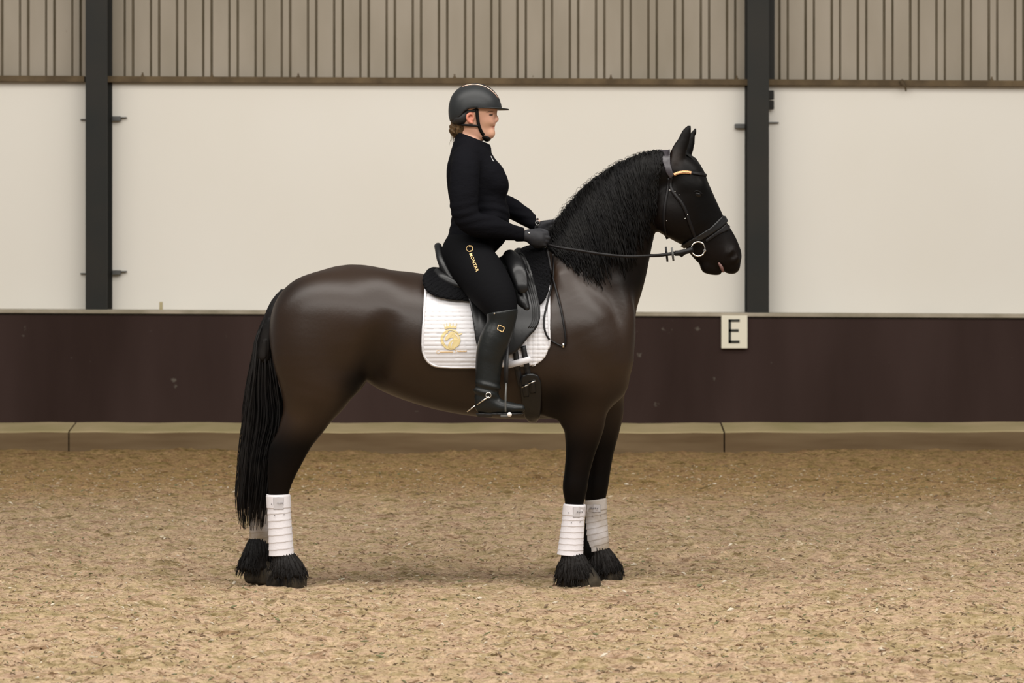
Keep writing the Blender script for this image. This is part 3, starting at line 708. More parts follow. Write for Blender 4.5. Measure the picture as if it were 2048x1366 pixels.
# tail
tl = np.array([(580, 562, 578), (596, 550, 572), (616, 538, 562), (642, 525, 552), (680, 510, 545), (725, 502, 550), (774, 492, 560), (816, 486, 570), (850, 483, 568), (870, 481, 562), (919, 476, 550), (985, 471, 542), (1024, 472, 536), (1060, 478, 530)], float)
mb = MB()
for i in range(560):
    v = R.random(); e = R.uniform(.72, 1.) if i > 60 else R.uniform(.4, .8); Y0 = R.gauss(0, .03); ph = R.uniform(0, 6.3); fr = R.uniform(3, 9); amp = R.uniform(.5, 2.5); st = R.random()**2*.35; pts = []
    for q in range(18):
        t = st+(1-st)*e*q/17; yy = 580+t*482; l = np.interp(yy, tl[:, 0], tl[:, 1]); r = np.interp(yy, tl[:, 0], tl[:, 2])
        x = l+(r-l)*(.06+.88*v)+amp*math.sin(ph+fr*t*3)*min(1, t*5); pts.append(P(x, yy, .0+Y0*min(1, t*3)+.01))
    tube_hair(mb, pts, R.uniform(.004, .008), .0012, 5)
for i in range(160):
    v = R.choice((0, 0, 1))*1.0; st = R.uniform(.05, .8); pts = []; am = R.uniform(0, 5); 
    for q in range(8):
        t = min(1.03, st+.16*q/7); yy = 580+t*482; l = np.interp(yy, tl[:, 0], tl[:, 1]); r = np.interp(yy, tl[:, 0], tl[:, 2])
        x = l+3-am*math.sin(q/7*2.4) if v == 0 else r-6+R.uniform(-1, 1); pts.append(P(x, yy, .01+R.uniform(-.003, .003)))
    tube_hair(mb, pts, .0015, .0007, 4)
solid('tail_dock', chain([(584, 584, .0, 11, 1.2), (566, 595, .0, 14, 1.3), (551, 622, .0, 17, 1.4), (539, 662, .0, 17, 1.6), (530, 712, .0, 18, 1.6)], .02), M['tail'], horse, .006, 1, lambda f, g: (f+.002*np.sin(XYZ(g)[1]*420+XYZ(g)[0]*160)).astype(np.float32))
for i in range(130):
    v = R.random(); pts = []
    for q in range(16):
        t = .9*q/15; yy = 580+t*482; l = np.interp(yy, tl[:, 0], tl[:, 1]); r = np.interp(yy, tl[:, 0], tl[:, 2])
        pts.append(P(l+(r-l)*(.14+.72*v), yy, .02+.012*math.sin(i)))
    tube_hair(mb, pts, .013, .006, 5)
mb.build('tail', M['tail'], horse)

# ---------------------------------------------------------------- leg wraps
def wrap(label, dx, dy, Y, top, bot, lt, lb, rr_, mt_, tabx, dirt=False):
    """lt/lb: (left,right) edges at the top and the bottom"""
    ct, cb = (lt[0]+lt[1])/2, (lb[0]+lb[1])/2; wt, wb = (lt[1]-lt[0])/2, (lb[1]-lb[0])/2
    N_, n = 120, 56; V = []; s = (14+Y)/F
    for i in range(N_+1):
        t = i/N_; w0 = wt+(wb-wt)*t; c = ct+(cb-ct)*t
        w0 *= 1.03-.03*math.sin(t*math.pi)
        for j in range(n):
            a = 2*math.pi*j/n; tt = t*8.5+.5*a/math.pi*.5
            fold = (.0023*(tt % 1)**1.5) if t > .22 else (.0034 if t > .02 else .001)
            slope = (rr_[0]*(1-t)+rr_[1]*t)*math.cos(a)*.5
            V.append(P(c, top+(bot-top)*t+slope, Y)+np.array([math.cos(a)*(w0*s+fold), math.sin(a)*(w0*s*.86+fold), 0]))
    Fc = [(i*n+j, i*n+(j+1) % n, (i+1)*n+(j+1) % n, (i+1)*n+j) for i in range(N_) for j in range(n)]
    mb = MB(); mb.add(V, Fc); o = mb.build('leg_wrap', M[mt_]); md = o.modifiers.new('s', 'SOLIDIFY'); md.thickness = .006; md.offset = 1
    tag(o, label, 'leg wrap', 'white bandages on the horse legs')
    VB = BVHTree.FromPolygons([tuple(map(float, v)) for v in V], Fc)
    x0, y0, x1, y1 = tabx
    decal('tab_edge', VB, [[(x0-1, y0-.8), ((x0+x1)/2, y0-1.6), (x1+1, y0-.8), (x1+1, y1+1), ((x0+x1)/2, y1+1), (x0-1, y1+1)]], M['tabedge'], o, .0005, .0015)
    decal('fastening_tab', VB, [[(x0, y0), ((x0+x1)/2, y0-1), (x1, y0), (x1, y1), ((x0+x1)/2, y1), (x0, y1)]], M['tab'], o, .001, .003)
    decal('tab_print', VB, [[(x0+6+4*i, (y0+y1)/2-1.5+(i % 2)), (x0+9+4*i, (y0+y1)/2-2), (x0+8.5+4*i, (y0+y1)/2+1.5)] for i in range(int((x1-x0-6)/4))], M['ink'], o, .005, .001)
    for (sx, sy) in ((.22, .55), (.35, 1.6), (.75, 1.5)):
        qx = lt[0]+(lt[1]-lt[0])*sx; qy = y0+(y1-y0)*sy
        decal('eyelet', VB, [[(qx+1.1*math.cos(a), qy+1.1*math.sin(a)) for a in np.linspace(0, 6.28, 7)[:-1]]], M['ink'], o, .003, .001)
    return o
wrap('white bandage on the near hind leg beside the tail', 0, 0, -.13, 988.5, 1110, (534, 579), (539, 587), (-1, -3), 'wrap', (548, 996, 566, 1018))
wrap('white bandage on the near foreleg, left of the two front ones', 0, 0, -.12, 1008, 1110, (1128.5, 1170), (1115, 1165), (2, 4), 'wrap', (1147, 1015, 1168, 1034))
wrap('dirt-stained white bandage on the far foreleg', 0, 0, .13, 998, 1100, (1171, 1211.5), (1171, 1217.5), (-5, -10), 'wrapd', (1175, 1010, 1200, 1024))
wrap('shaded bandage on the far hind leg, mostly hidden by the tail', 0, 0, .14, 985, 1086, (497, 533), (500, 541), (-1, -2), 'wrapd', (504, 996, 520, 1012))  # shade on this bandage is put into its beige wrap colour

# ---------------------------------------------------------------- saddle pad, sheepskin, saddle
BODY = H+LEGS
def quilt(X, Y, Z):
    u = Z/.0198; q = np.abs(np.sin(np.pi*u)); v = np.abs(np.sin(np.pi*X/.0240)); fr = (X > P(1046, 0, -.28)[0])
    return (-.0035*np.exp(-(q/.4)**2)-np.where(fr, .0035*np.exp(-(v/.4)**2), 0)).astype(np.float32)
padpoly = [(850, 520), (847, 590), (845, 640), (844.5, 690), (848, 716), (862, 731), (890, 735.5), (950, 735.5), (1010, 735), (1062, 733), (1080, 726), (1093, 712), (1099.5, 690), (1101, 650), (1101, 590), (1101, 500), (1060, 470), (950, 470)]
pad, PV, PQ = shell('saddle_pad', BODY, padpoly, -.29, .003, .018, M['pad'], None, .0042, 1, relief=quilt, rnd=.004)
tag(pad, 'white quilted saddle pad with pale gold crest under the saddle', 'saddle pad')
PB = bvh((PV, PQ))
mb = MB(); strap_on(mb, PB, [(854, 565), (851, 592), (848.5, 622), (847, 645), (845.5, 690), (850, 714), (864, 729), (890, 734), (950, 734.5), (1000, 734.5)], .009, .006, 60, .002)
strap_on(mb, PB, [(1062, 732), (1080, 725), (1092, 711), (1098, 690), (1098, 650), (1097, 600)], .008, .006, 40, .002); mb.build('binding', M['pad'], pad)
# crest on the pad: crown, ring, horse head, script line
cx, cy = 902.3, 679
def arc(cx, cy, r0, r1, a0, a1, n):
    out = []
    for i in range(n):
        p, q = math.radians(a0+(a1-a0)*i/n), math.radians(a0+(a1-a0)*(i+1)/n)
        out.append([(cx+r1*math.cos(p), cy+r1*math.sin(p)), (cx+r1*math.cos(q), cy+r1*math.sin(q)), (cx+r0*math.cos(q), cy+r0*math.sin(q)), (cx+r0*math.cos(p), cy+r0*math.sin(p))])
    return out
em = arc(901.5, 679, 14.8, 20.3, 62, 250, 20)+arc(901.5, 679, 17.6, 20.0, 250, 322, 8)
def C(l): return [(860+x/15.18, 630+y/15.18) for x, y in l]
em += [C([(640, 500), (600, 530), (545, 590), (480, 660), (455, 725), (462, 770), (490, 785), (520, 760), (570, 725), (640, 705), (690, 680), (712, 700), (690, 740), (640, 780), (585, 830), (555, 890), (548, 950), (580, 1000), (650, 1018), (730, 1012), (810, 980), (880, 915), (920, 830), (930, 750), (905, 670), (860, 605), (800, 555), (740, 515), (690, 497)])]
em += [C([(850, 575), (905, 570), (985, 540), (965, 590), (915, 612), (875, 612)])]
em += [C([(455, 445), (425, 305), (480, 375), (505, 285), (550, 365), (603, 262), (655, 362), (700, 280), (738, 365), (812, 290), (797, 412), (700, 396), (600, 398), (520, 415)])]
def dot(x, y, r_): return [(860+x/15.18+r_*math.cos(a), 630+y/15.18+r_*math.sin(a)) for a in np.linspace(0, 6.283, 9)[:-1]]
em += [dot(x, y, .9) for x, y in ((425, 290), (505, 270), (603, 245), (700, 265), (812, 275))]
decal('crest', PB, em, M['goldpale'], pad, .0026, .0006)
decal('crest_highlight', PB, [C([(735, 560), (800, 585), (860, 650), (885, 720), (865, 725), (835, 665), (780, 610), (730, 580)]), C([(690, 800), (650, 860), (635, 930), (645, 985), (655, 930), (672, 870), (705, 815)])], M['pad'], pad, .0034, .0006)
def squiggle(mb, bv, x0, x1, y, pts):
    pass
mb = MB()
def script(pts, wd=.0013):
    pp = [(860+x/15.18, 630+y/15.18) for x, y in pts]; strap_on(mb, PB, pp, wd, .0015, max(8, len(pts)*4), .002)
script([(290, 1080), (240, 1070), (200, 1110), (215, 1155), (270, 1160), (300, 1130)])
x = 310; pts = []
while x < 680: pts += [(x, 1140), (x+12, 1105), (x+24, 1140)]; x += 26
script(pts)
script([(800, 1060), (760, 1075), (790, 1100), (800, 1125), (745, 1140)]); pts = []; x = 830
while x < 1110: pts += [(x, 1120), (x+10, 1070 if (x//30) % 3 == 0 else 1095), (x+22, 1120)]; x += 26
script(pts); mb.build('script_line', M['gold'], pad)

shpoly = [(839, 552), (843, 575), (858, 593), (895, 603), (937, 605), (1000, 625), (1070, 622), (1092, 605), (1104, 575), (1108, 530), (1100, 492), (1050, 470), (940, 500), (880, 528), (856, 530)]
def fluff(X, Y, Z): return (.004*np.sin(X*190+Y*70)*np.sin(Z*210+Y*120)).astype(np.float32)
def taper_top(X, Y, Z): return fluff(X, Y, Z)
sh, SV, SQ = shell('sheepskin_pad', BODY, shpoly, -.25, .018, .048, M['fleece'], None, .0055, 1, relief=fluff, rnd=.03)
tag(sh, 'thick black sheepskin half pad between the saddle and the white pad', 'half pad')

saddle = empty('saddle', tuple(P(970, 560, 0))); tag(saddle, 'black leather dressage saddle on the horse, under the rider', 'saddle')
cant = []
cant += wchain([(*P(x, y, Y), r, s) for x, y, Y, r, s in ((923, 576, -.185, .010, 1), (900, 553, -.165, .019, 1), (884, 523, -.12, .022, 1), (877, 497, -.05, .019, 1), (876, 493, 0, .019, 1), (877, 497, .05, .019, 1), (884, 523, .12, .022, 1), (900, 553, .165, .019, 1), (923, 576, .185, .010, 1))], .02)
cant += chain([(890, 540, 0, 14, 2.8), (920, 562, 0, 16, 3.6), (970, 566, 0, 16, 3.4), (1015, 545, 0, 16, 2.6), (1036, 520, 0, 14, 2.4)], .03)
solid('seat', cant, M['leather'], saddle, .005)
for s_ in (-1, 1): solid('skirt', chain([(1020, 514, s_*.10, 15, .8), (1030, 528, s_*.17, 18, .6), (1038, 548, s_*.245, 17, .4), (1044, 575, s_*.280, 13, .35)], .03), M['leather'], saddle, .005)
solid('pommel', chain([(1030, 513, -.08, 10), (1038, 506, 0, 11), (1030, 513, .08, 10)], .03), M['leather'], saddle, .005)
for s_ in (-1, 1): solid('rear_panel', chain([(876, 546, s_*.12, 10, .9), (888, 558, s_*.155, 13, .9), (906, 567, s_*.175, 13, .9), (922, 572, s_*.20, 9, .9)], .02), M['leather'], saddle, .005)
flap = [(1004, 508), (1030, 499), (1050, 505), (1062, 533), (1074, 575), (1081, 612), (1082, 636), (1075, 657), (1058, 674), (1042, 695), (1030, 708), (1000, 714), (962, 706), (952, 692), (947, 655), (939, 606), (925, 570), (960, 540)]
FV = []
for s in (-1, 1):
    o, v, q = shell('flap', BODY, flap, -.33, .046, .060, M['leather'], saddle, .005, 2, ylim=(-.42, -.02) if s < 0 else (.02, .42), rnd=.008); FV.append((v, q))
FB = bvh(*FV)
# knee block and welts
kb = []
for s in (-1, 1):
    pts = []
    for x, y, r in ((1051, 541, 6), (1039, 555, 13), (1036, 577, 16), (1043, 600, 14), (1053, 616, 7)):
        h, n_ = cast(FB, x, y); pts.append((*(P(x, y, (h.y+.004))*np.array([1, 1, 1])), r*14/F, .8))
    if s > 0: pts = [(a, -b, c, d, e) for a, b, c, d, e in pts]
    solid('knee_block', wchain(pts, .02), M['leather'], saddle, .004)
mb = MB()
for k in range(4):
    strap_on(mb, FB, [(1030-k*5+4, 503+k*2), (1047-k*4, 512+k*3), (1058-k*4, 540+k*2), (1069-k*4, 580), (1077-k*4, 615), (1077-k*4, 640), (1069-k*4, 656)], .004, .0045, 40, .002)
mb.build('welting', M['leather'], saddle)
# billets, keeper, girth
GB = bvh((PV, PQ), (HV, HQ))
for k, (a, b_) in enumerate((((1030, 700), (1036, 742)), ((1046, 692), (1055, 742)))):
    mb = MB(); strap_on(mb, GB, [a, ((a[0]+b_[0])/2, (a[1]+b_[1])/2), b_, (b_[0]+6, 772)], .026, .006, 16, .006); mb.build('billet_strap', M['black'], saddle)
def on(pts, off=.003): return [cast(GB, x, y, off)[0] for x, y in pts]
mb = MB(); Yk = min(cast(GB, x, y)[0].y for x, y in ((1020, 728), (1040, 724), (1060, 720)))-.012; mb.strap([P(1014, 731, Yk), P(1038, 725, Yk), P(1062, 718, Yk)], (0, -1, 0), .030, .005); mb.build('billet_keeper', M['pad'], pad)
girth, _, _ = shell('girth', BODY, [(1038, 752), (1060, 745), (1082, 752), (1084, 800), (1080, 850), (1052, 850), (1042, 800)], -.26, .004, .024, M['leather'], saddle, .005, 1, rnd=.01)
GB2 = bvh((PV, PQ), (HV, HQ), (np.array([v.co for v in girth.data.vertices]), np.array([list(p.vertices) for p in girth.data.polygons])))
for (x0, y0, x1, y1) in ((1043.5, 773.5, 1057, 768), (1057, 766, 1070.5, 761)):
    mb = MB(); a = cast(GB2, x0, y0, .008)[0]; b_ = cast(GB2, x1, y1, .008)[0]; mb.tube([a, b_], .0028, 8); mb.build('buckle', M['steel'], saddle)
    mb = MB(); strap_on(mb, GB2, [((x0+x1)/2, (y0+y1)/2+1), ((x0+x1)/2+2, (y0+y1)/2+22)], .028, .006, 8, .004); mb.build('billet_end', M['leather'], saddle)
# stirrups
for s in (-1, 1):
    def T(x, y, Y): 
        p = P(x, y, -abs(Y)); p[1] *= -s; return p
    st = empty('stirrup', tuple(T(1012, 790, -.42))); st.parent = saddle; st.matrix_parent_inverse = saddle.matrix_world.inverted()
    mb = MB(); mb.strap([T(1015, 690, .40), T(1014, 730, .43), T(1013, 768, .435)], (0, -1 if s > 0 else 1, 0), .014, .004); mb.strap([T(1009, 690, .39), T(1011, 730, .42), T(1011, 768, .428)], (0, -1 if s > 0 else 1, 0), .014, .004)
    lea = mb.build('stirrup_leather', M['black'], st)
    mb = MB(); pth = smooth_path([T(1011, 824, .345), T(1012, 800, .345), T(1012, 775, .39), T(1012, 767, .43), T(1012, 775, .465), T(1011, 795, .485), T(1011, 824, .485)], 5)
    mb.tube(pth, .0045, 8); mb.build('iron', M['clip'], st)
    mb = MB(); a, b_ = T(1001, 826, .485), T(1022, 832, .345); mb.box(a[0], b_[0], min(a[1], b_[1]), max(a[1], b_[1]), b_[2], b_[2]+.012); mb.build('tread', M['whiterub'] if 0 else M['clip'], st, False, .003)
    mb = MB(); c = T(1019, 829, .488); mb.tube([c, c+np.array([0, -.004*s, 0])], .011, 10); mb.build('tread_end', M['whiterub'], st)

# ---------------------------------------------------------------- rider
hip = [(935, 500, 0, 52, 1.42), (938, 475, 0, 52, 1.32)]
def body_prims(e=0.):   # e: extra radius in pixels
    B = {}
    B['torso'] = chain([(934, 505, 0, 44+e, 1.55), (946, 478, 0, 47+e, 1.38), (955, 440, 0, 49+e, 1.12), (954, 405, 0, 50+e, 1.1), (951, 372, 0, 53+e, 1.12), (944, 338, 0, 47+e, 1.3), (940, 308, 0, 30+e, 1.7)], .03)
    B['bust'] = chain([(984, 352, -.06, 22+e, 1.1), (994, 370, -.065, 20+e, 1.15), (990, 382, -.06, 15+e, 1.1)], .05, mirror=True)
    B['belly'] = chain([(985, 430, 0, 30+e, 1.9), (980, 460, 0, 34+e, 1.8)], .05)
    B['nec'] = chain([(936, 300, 0, 26, 1.3), (938, 275, 0, 22, 1.05), (942, 250, 0, 23, 1.05)], .04)
    B['arm_n'] = chain([(930, 318, -.13, 22+e, 1.), (930, 342, -.19, 26+e, .95), (928, 385, -.235, 26+e, .85), (930, 425, -.25, 24+e, .85), (948, 447, -.245, 22+e, .9), (985, 456, -.21, 20.5+e, .95), (1020, 465, -.16, 15+e, .95), (1046, 469, -.125, 11+e, .95)], .035)
    B['arm_f'] = chain([(935, 318, .13, 22+e, 1.), (940, 342, .19, 26+e, .95), (948, 375, .235, 26+e, .85), (962, 398, .25, 24+e, .85), (985, 406, .235, 21+e, .9), (1015, 414, .19, 19+e, .95), (1045, 430, .14, 15+e, .95), (1072, 449, .09, 11+e, .95)], .035)
    def leg(Ys, nm):
        return chain([(930, 508, Ys*.09, 44+e, 1.), (955, 540, Ys*.20, 47+e, .85), (976, 570, Ys*.29, 44+e, .8), (993, 597, Ys*.355, 37+e, .8), (1004, 624, Ys*.385, 28+e, .85), (1000, 652, Ys*.39, 25+e, .85), (990, 680, Ys*.395, 26+e, .85), (981, 710, Ys*.40, 24+e, .85), (976, 760, Ys*.405, 18+e, .85), (977, 795, Ys*.41, 16+e, .9), (981, 810, Ys*.41, 16+e, .9)], .04)
    B['leg_n'] = leg(-1, 0); B['leg_f'] = leg(1, 0)
    return B
def head_prims():
    Hd = chain([(944, 213, 0, 42, .84), (955, 217, 0, 40, .84)], .03)
    Hd += chain([(961, 226, 0, 26.5, 1.04), (963, 243, 0, 23.5, 1.04), (966.5, 256, 0, 19.5, 1.), (975, 265, 0, 13.5, .95)], .02)
    Hd += chain([(940, 245, -.045, 14, .7), (952, 262, -.04, 10, .7), (968, 270, -.012, 8, .8)], .025, mirror=True)     # jaw
    Hd += chain([(979, 220, -.022, 6., 2.), (979, 220, .022, 6., 2.)], .012)
    Hd += chain([(985.5, 224, 0, 4.2, 1.1), (989, 231, 0, 4.4, 1.1), (992.6, 238.2, 0, 5.0, 1.2), (989, 241.5, 0, 4.6, 1.9)], .006)
    Hd += chain([(984.5, 247, 0, 5.2, 2.4)], .014)
    Hd += chain([(984, 251, -.016, 2.6, 1.3), (987.6, 250.6, 0, 3.2, 1.5), (984, 251, .016, 2.6, 1.3)], .005)
    Hd += chain([(983.5, 256.2, -.013, 2.8, 1.3), (986.3, 256.3, 0, 3.2, 1.5), (983.5, 256.2, .013, 2.8, 1.3)], .005)
    Hd += chain([(981, 267, 0, 7.5, 1.5)], .02)
    Hd += chain([(974, 239, -.036, 9, .8)], .03, mirror=True)   # cheeks
    Hd += chain([(981.5, 229, -.036, 4.5, 1.)], .010, sign=-1, mirror=True)       # eye sockets
    Hd += chain([(979, 253.3, -.027, .8, 1.5), (991, 253.6, 0, .7, 2), (979, 253.3, .027, .8, 1.5)], .003, sign=-1)
    Hd += chain([(980, 229.8, -.031, 4.2, 1.)], .004, mirror=True)
    for s in (-1, 1):
        Hd += chain([(944, 246, s*.076, 2.6), (938, 243, s*.081, 2.8), (934.5, 236, s*.086, 2.8), (936, 229.5, s*.088, 3.), (942, 227.5, s*.085, 3.), (947, 232, s*.079, 2.6), (945, 240, s*.077, 2.4)], .006)
        Hd += chain([(941, 238, s*.074, 6.5, .5)], .006)
    return Hd
Bp = body_prims(-3.5)
hands = []
PR = Bp['torso']+Bp['bust']+Bp['belly']+Bp['nec']+Bp['arm_n']+Bp['arm_f']+Bp['leg_n']+Bp['leg_f']+head_prims()
# feet and simple hands inside boots and gloves
for s in (-1, 1): PR += chain([(976, 812, s*.41, 15, .9), (1000, 818, s*.415, 11, .9), (1035, 820, s*.42, 8, 1.)], .03)
PR += chain([(1046, 469, -.125, 8), (1070, 477, -.10, 9, .7), (1085, 480, -.095, 9, .7)], .02)+chain([(1072, 449, .09, 10), (1092, 460, .075, 9, .7)], .02)
g = Grid((-.42, -.50, .78), (.32, .50, 2.48), .0037)
f = field(g, PR, pad=.03); V, Q = nets(f, g, 1)
person = link('person', npmesh('person', V, Q), [M['skin'], M['lip'], M['ear'], M['brow'], M['browhair']])
tag(person, 'rider in black helmet, pullover, breeches and tall boots sitting on the horse holding the reins', 'person')
BB = bvh((V, Q))
# colour the lips, ear and eyes by face
px = V[:, 0]*F/(14+V[:, 1])+1024; py = HY+(1.5-V[:, 2])*F/(14+V[:, 1])
cx_ = px[Q].mean(1); cy_ = py[Q].mean(1); yy_ = np.abs(V[Q][:, :, 1].mean(1))
mi = np.zeros(len(Q), np.int32)
mi[(cx_ > 981) & (cy_ > 251.6) & (cy_ < 256.4) & (yy_ < .026)] = 1
mi[(cx_ > 930) & (cx_ < 947.5) & (cy_ > 224) & (cy_ < 246) & (yy_ > .074)] = 2
person.data.polygons.foreach_set('material_index', mi)
for s in (-1, 1):
    el = [(981.8+3.8*math.cos(a), 229.9+1.25*math.sin(a)*(1 if math.sin(a) > 0 else 1.4)) for a in np.linspace(0, 6.283, 17)[:-1]]
    ey = decal('eye', BB, [[(981.8, 229.7), el[i], el[(i+1) % 16]] for i in range(16)], M['brow'], person, .0008, .001)
    eb = decal('eyebrow', BB, [[(972, 225.0), (977, 222.4), (983, 221.8), (987, 223.0), (983, 223.6), (977, 224.4)]], M['browhair'], person, .0006, .0012)
    if s > 0:
        for o in (ey, eb):
            for v in o.data.vertices: v.co.y *= -1
            o.data.flip_normals()
del f
def wr(f, g, amp=.0025):
    X, Y, Z = XYZ(g); return f
# pullover
def jmod(f, g):
    X, Y, Z = XYZ(g)
    zh = P(0, 484, 0)[2]+.10*(X-P(955, 0, 0)[0])*-.2
    wrk = .0022*np.sin(Z*150+3*np.sin(X*14)+4*np.sin(Y*9))*np.exp(-((Z-P(0, 432, 0)[2])/.07)**2)
    f = f+wrk.astype(np.float32)
    # hem (body only) and collar
    body = (np.abs(Y) < .40) & (X < P(1030, 0, 0)[0])
    f = np.where(body, smax(f, np.broadcast_to((P(0, 482, 0)[2]-Z).astype(np.float32), f.shape), .01), f)
    # neck opening plane tilted forward-down
    pl = (Z-P(0, 275.5, 0)[2])*.94+(X-P(945, 0, 0)[0])*.36
    return smax(f, np.broadcast_to(pl.astype(np.float32), f.shape), .006)
Bj = body_prims(3.2)
# cut sleeves before the wrists: end spheres trimmed with a plane in mod
collar = chain([(936, 300, 0, 31, 1.25), (937, 283, 0, 28, 1.05), (939, 268, 0, 28, 1.)], .03)+chain([(948, 284, 0, 24, 1.1), (962, 291, 0, 18, 1.2), (972, 298, 0, 10.5, 1.5)], .015)
def jm2(f, g):
    f = jmod(f, g); X, Y, Z = XYZ(g)
    f = np.where((X > P(1020, 0, 0)[0]) & (Y < 0), smax(f, np.broadcast_to(X-P(1049, 0, -.12)[0], f.shape), .005), f)
    f = np.where((X > P(1020, 0, 0)[0]) & (Y >= 0), smax(f, np.broadcast_to(X-P(1072, 0, .1)[0], f.shape), .005), f)
    return f.astype(np.float32)
pj, JV, JQ = solid('pullover', Bj['torso']+Bj['bust']+Bj['belly']+Bj['arm_n']+Bj['arm_f']+collar, M['jacket'], person, .0048, 1, jm2)
JB = bvh((JV, JQ))
mb = MB(); strap_on(mb, JB, [(981, 311), (984, 317), (987, 323)], .003, .002, 6, .001); mb.build('zip_pull', M['steel'], pj)
# breeches
def bmod(f, g):
    X, Y, Z = XYZ(g)
    f = smax(f, np.broadcast_to((Z-P(0, 470, 0)[2]).astype(np.float32), f.shape), .006)
    return smax(f, np.broadcast_to((P(0, 645, -.38)[2]-Z).astype(np.float32), f.shape), .006)
Bb = body_prims(2.4)
br, BV, BQ = solid('breeches', Bb['torso']+Bb['belly']+Bb['leg_n']+Bb['leg_f'], M['breech'], person, .0048, 1, bmod)
BRB = bvh((BV, BQ))
# gold lettering down the thigh
def text_on(txt, x0, y0, ang, hpx, bv, material, parent, name, adv=1.):
    cu = bpy.data.curves.new('t', 'FONT'); cu.body = txt; cu.size = 1; cu.resolution_u = 2; cu.space_character = 1.12; cu.offset = .006
    ob = bpy.data.objects.new('t', cu); COL.objects.link(ob); bpy.context.view_layer.update()
    me = bpy.data.meshes.new_from_object(ob.evaluated_get(bpy.context.evaluated_depsgraph_get())); bpy.data.objects.remove(ob)
    ca, sa = math.cos(ang), math.sin(ang); mbt = MB(); T = []
    xs_ = [v.co.x for v in me.vertices]
    for v in me.vertices:
        u, t = v.co.x*hpx*adv, v.co.y*hpx; T.append(cast(bv, x0+u*ca+t*sa, y0+u*sa-t*ca, .0015))
    mbt.add([q[0] for q in T], [tuple(p.vertices) for p in me.polygons]); bpy.data.meshes.remove(me)
    o = mbt.build(name, material, parent, False); md = o.modifiers.new('s', 'SOLIDIFY'); md.thickness = .0012; return o
text_on('MONTAR', 938.5, 507.5, math.radians(69.5), 8.6, BRB, M['gold'], br, 'lettering')
lg = arc(939.5, 497.5, 5.9, 6.6, 0, 360, 18)+arc(940.8, 497.8, 4.2, 4.9, -130, 100, 12)
decal('logo', BRB, lg, M['gold'], br, .001, .0012)
# boots
BTB = []
for s in (-1, 1):
    Y_ = s
    bp = chain([(1004, 622, Y_*.385, 31.5, .88), (1001, 650, Y_*.39, 28.5, .88), (990, 678, Y_*.395, 30.5, .85), (982, 703, Y_*.398, 29, .85), (978, 726, Y_*.40, 27, .85), (976, 755, Y_*.405, 25, .85), (975, 775, Y_*.41, 25, .85), (974, 792, Y_*.41, 22, .9), (974, 808, Y_*.41, 20, .85)], .03)
    bp += chain([(974, 808, Y_*.41, 18, .85), (1000, 814, Y_*.415, 15.5, .95), (1024, 817, Y_*.42, 12, 1.25), (1042, 817, Y_*.42, 8.5, 1.3)], .03)
    bp += chain([(966, 786, Y_*.41, 16, .8), (964, 812, Y_*.41, 13, .9)], .02)
    def bt(f, g):
        X, Y, Z = XYZ(g)
        zz_ = P(0, 778, -.4)[2]
        f = f+(.0045*np.sin((Z-zz_)*150+X*40)*np.exp(-((Z-zz_)/.035)**2)).astype(np.float32)
        top = (Z-P(0, 621, -.4)[2])+(X-P(1005, 0, -.4)[0])*-.15
        f = smax(f, np.broadcast_to(top.astype(np.float32), f.shape), .008)
        return smax(f, np.broadcast_to((P(0, 827, -.4)[2]-Z).astype(np.float32), f.shape), .006)
    bo, v, q = solid('boot', bp, M['boot'], person, .0045, 1, bt)
    if s < 0: BTB = bvh((v, q))
    # sole and heel
    def sm(f, g):
        X, Y, Z = XYZ(g); a = P(0, 826, -.4)[2]; heel = (X < P(984, 0, -.4)[0])
        f = np.maximum(f, Z-a); return np.maximum(f, np.where(heel, P(0, 834, -.4)[2], P(0, 830.5, -.4)[2])-Z).astype(np.float32)
    solid('sole', chain([(966, 824, Y_*.41, 15, .95), (980, 824, Y_*.41, 14, .95), (1000, 824, Y_*.415, 13, 1.1), (1030, 822, Y_*.42, 13, 1.3), (1043, 820, Y_*.42, 9, 1.3)], .02), M['black'], bo, .004, 1, sm)
    sp = MB(); 
    def T(x, y, Y): return P(x, y, s*Y)
    sp.tube(smooth_path([T(978, 793, .462), T(966, 801, .46), T(956, 808, .44), T(952, 811, .41), T(956, 808, .375), T(970, 800, .36)], 5), .0038, 6)
    sp.tube([T(953, 810, .41), T(944, 816, .405), T(934, 823, .40)], [.004, .003, .005], 6)
    spo = sp.build('spur', M['steel'], bo)
    if s < 0:
        mb = MB(); c = T(977, 790.5, .466); mb.tube([c+np.array([.0125*math.cos(a), -.001, .0125*math.sin(a)]) for a in np.linspace(0, 6.28, 17)[:-1]], .0022, 6, closed=True); mb.build('spur_ring', M['steel'], bo)
        mb = MB(); sq = [(997.5, 650), (1009, 655), (1005, 664.5), (994.5, 659)]; sq = sq+[sq[0]]
        a = [cast(BTB, x, y, .003)[0] for x, y in lerp_path(sq, 17)[:-1]]; mb.tube(a, .0020, 5, closed=True); mb.build('boot_buckle', M['gold'], bo)
        mb = MB(); c = cast(BTB, 989, 627, .0)[0]; mb.tube([c, c+Vector((0, -.005, 0))], [.005, .003], 8); mb.build('stud', M['steel'], bo)
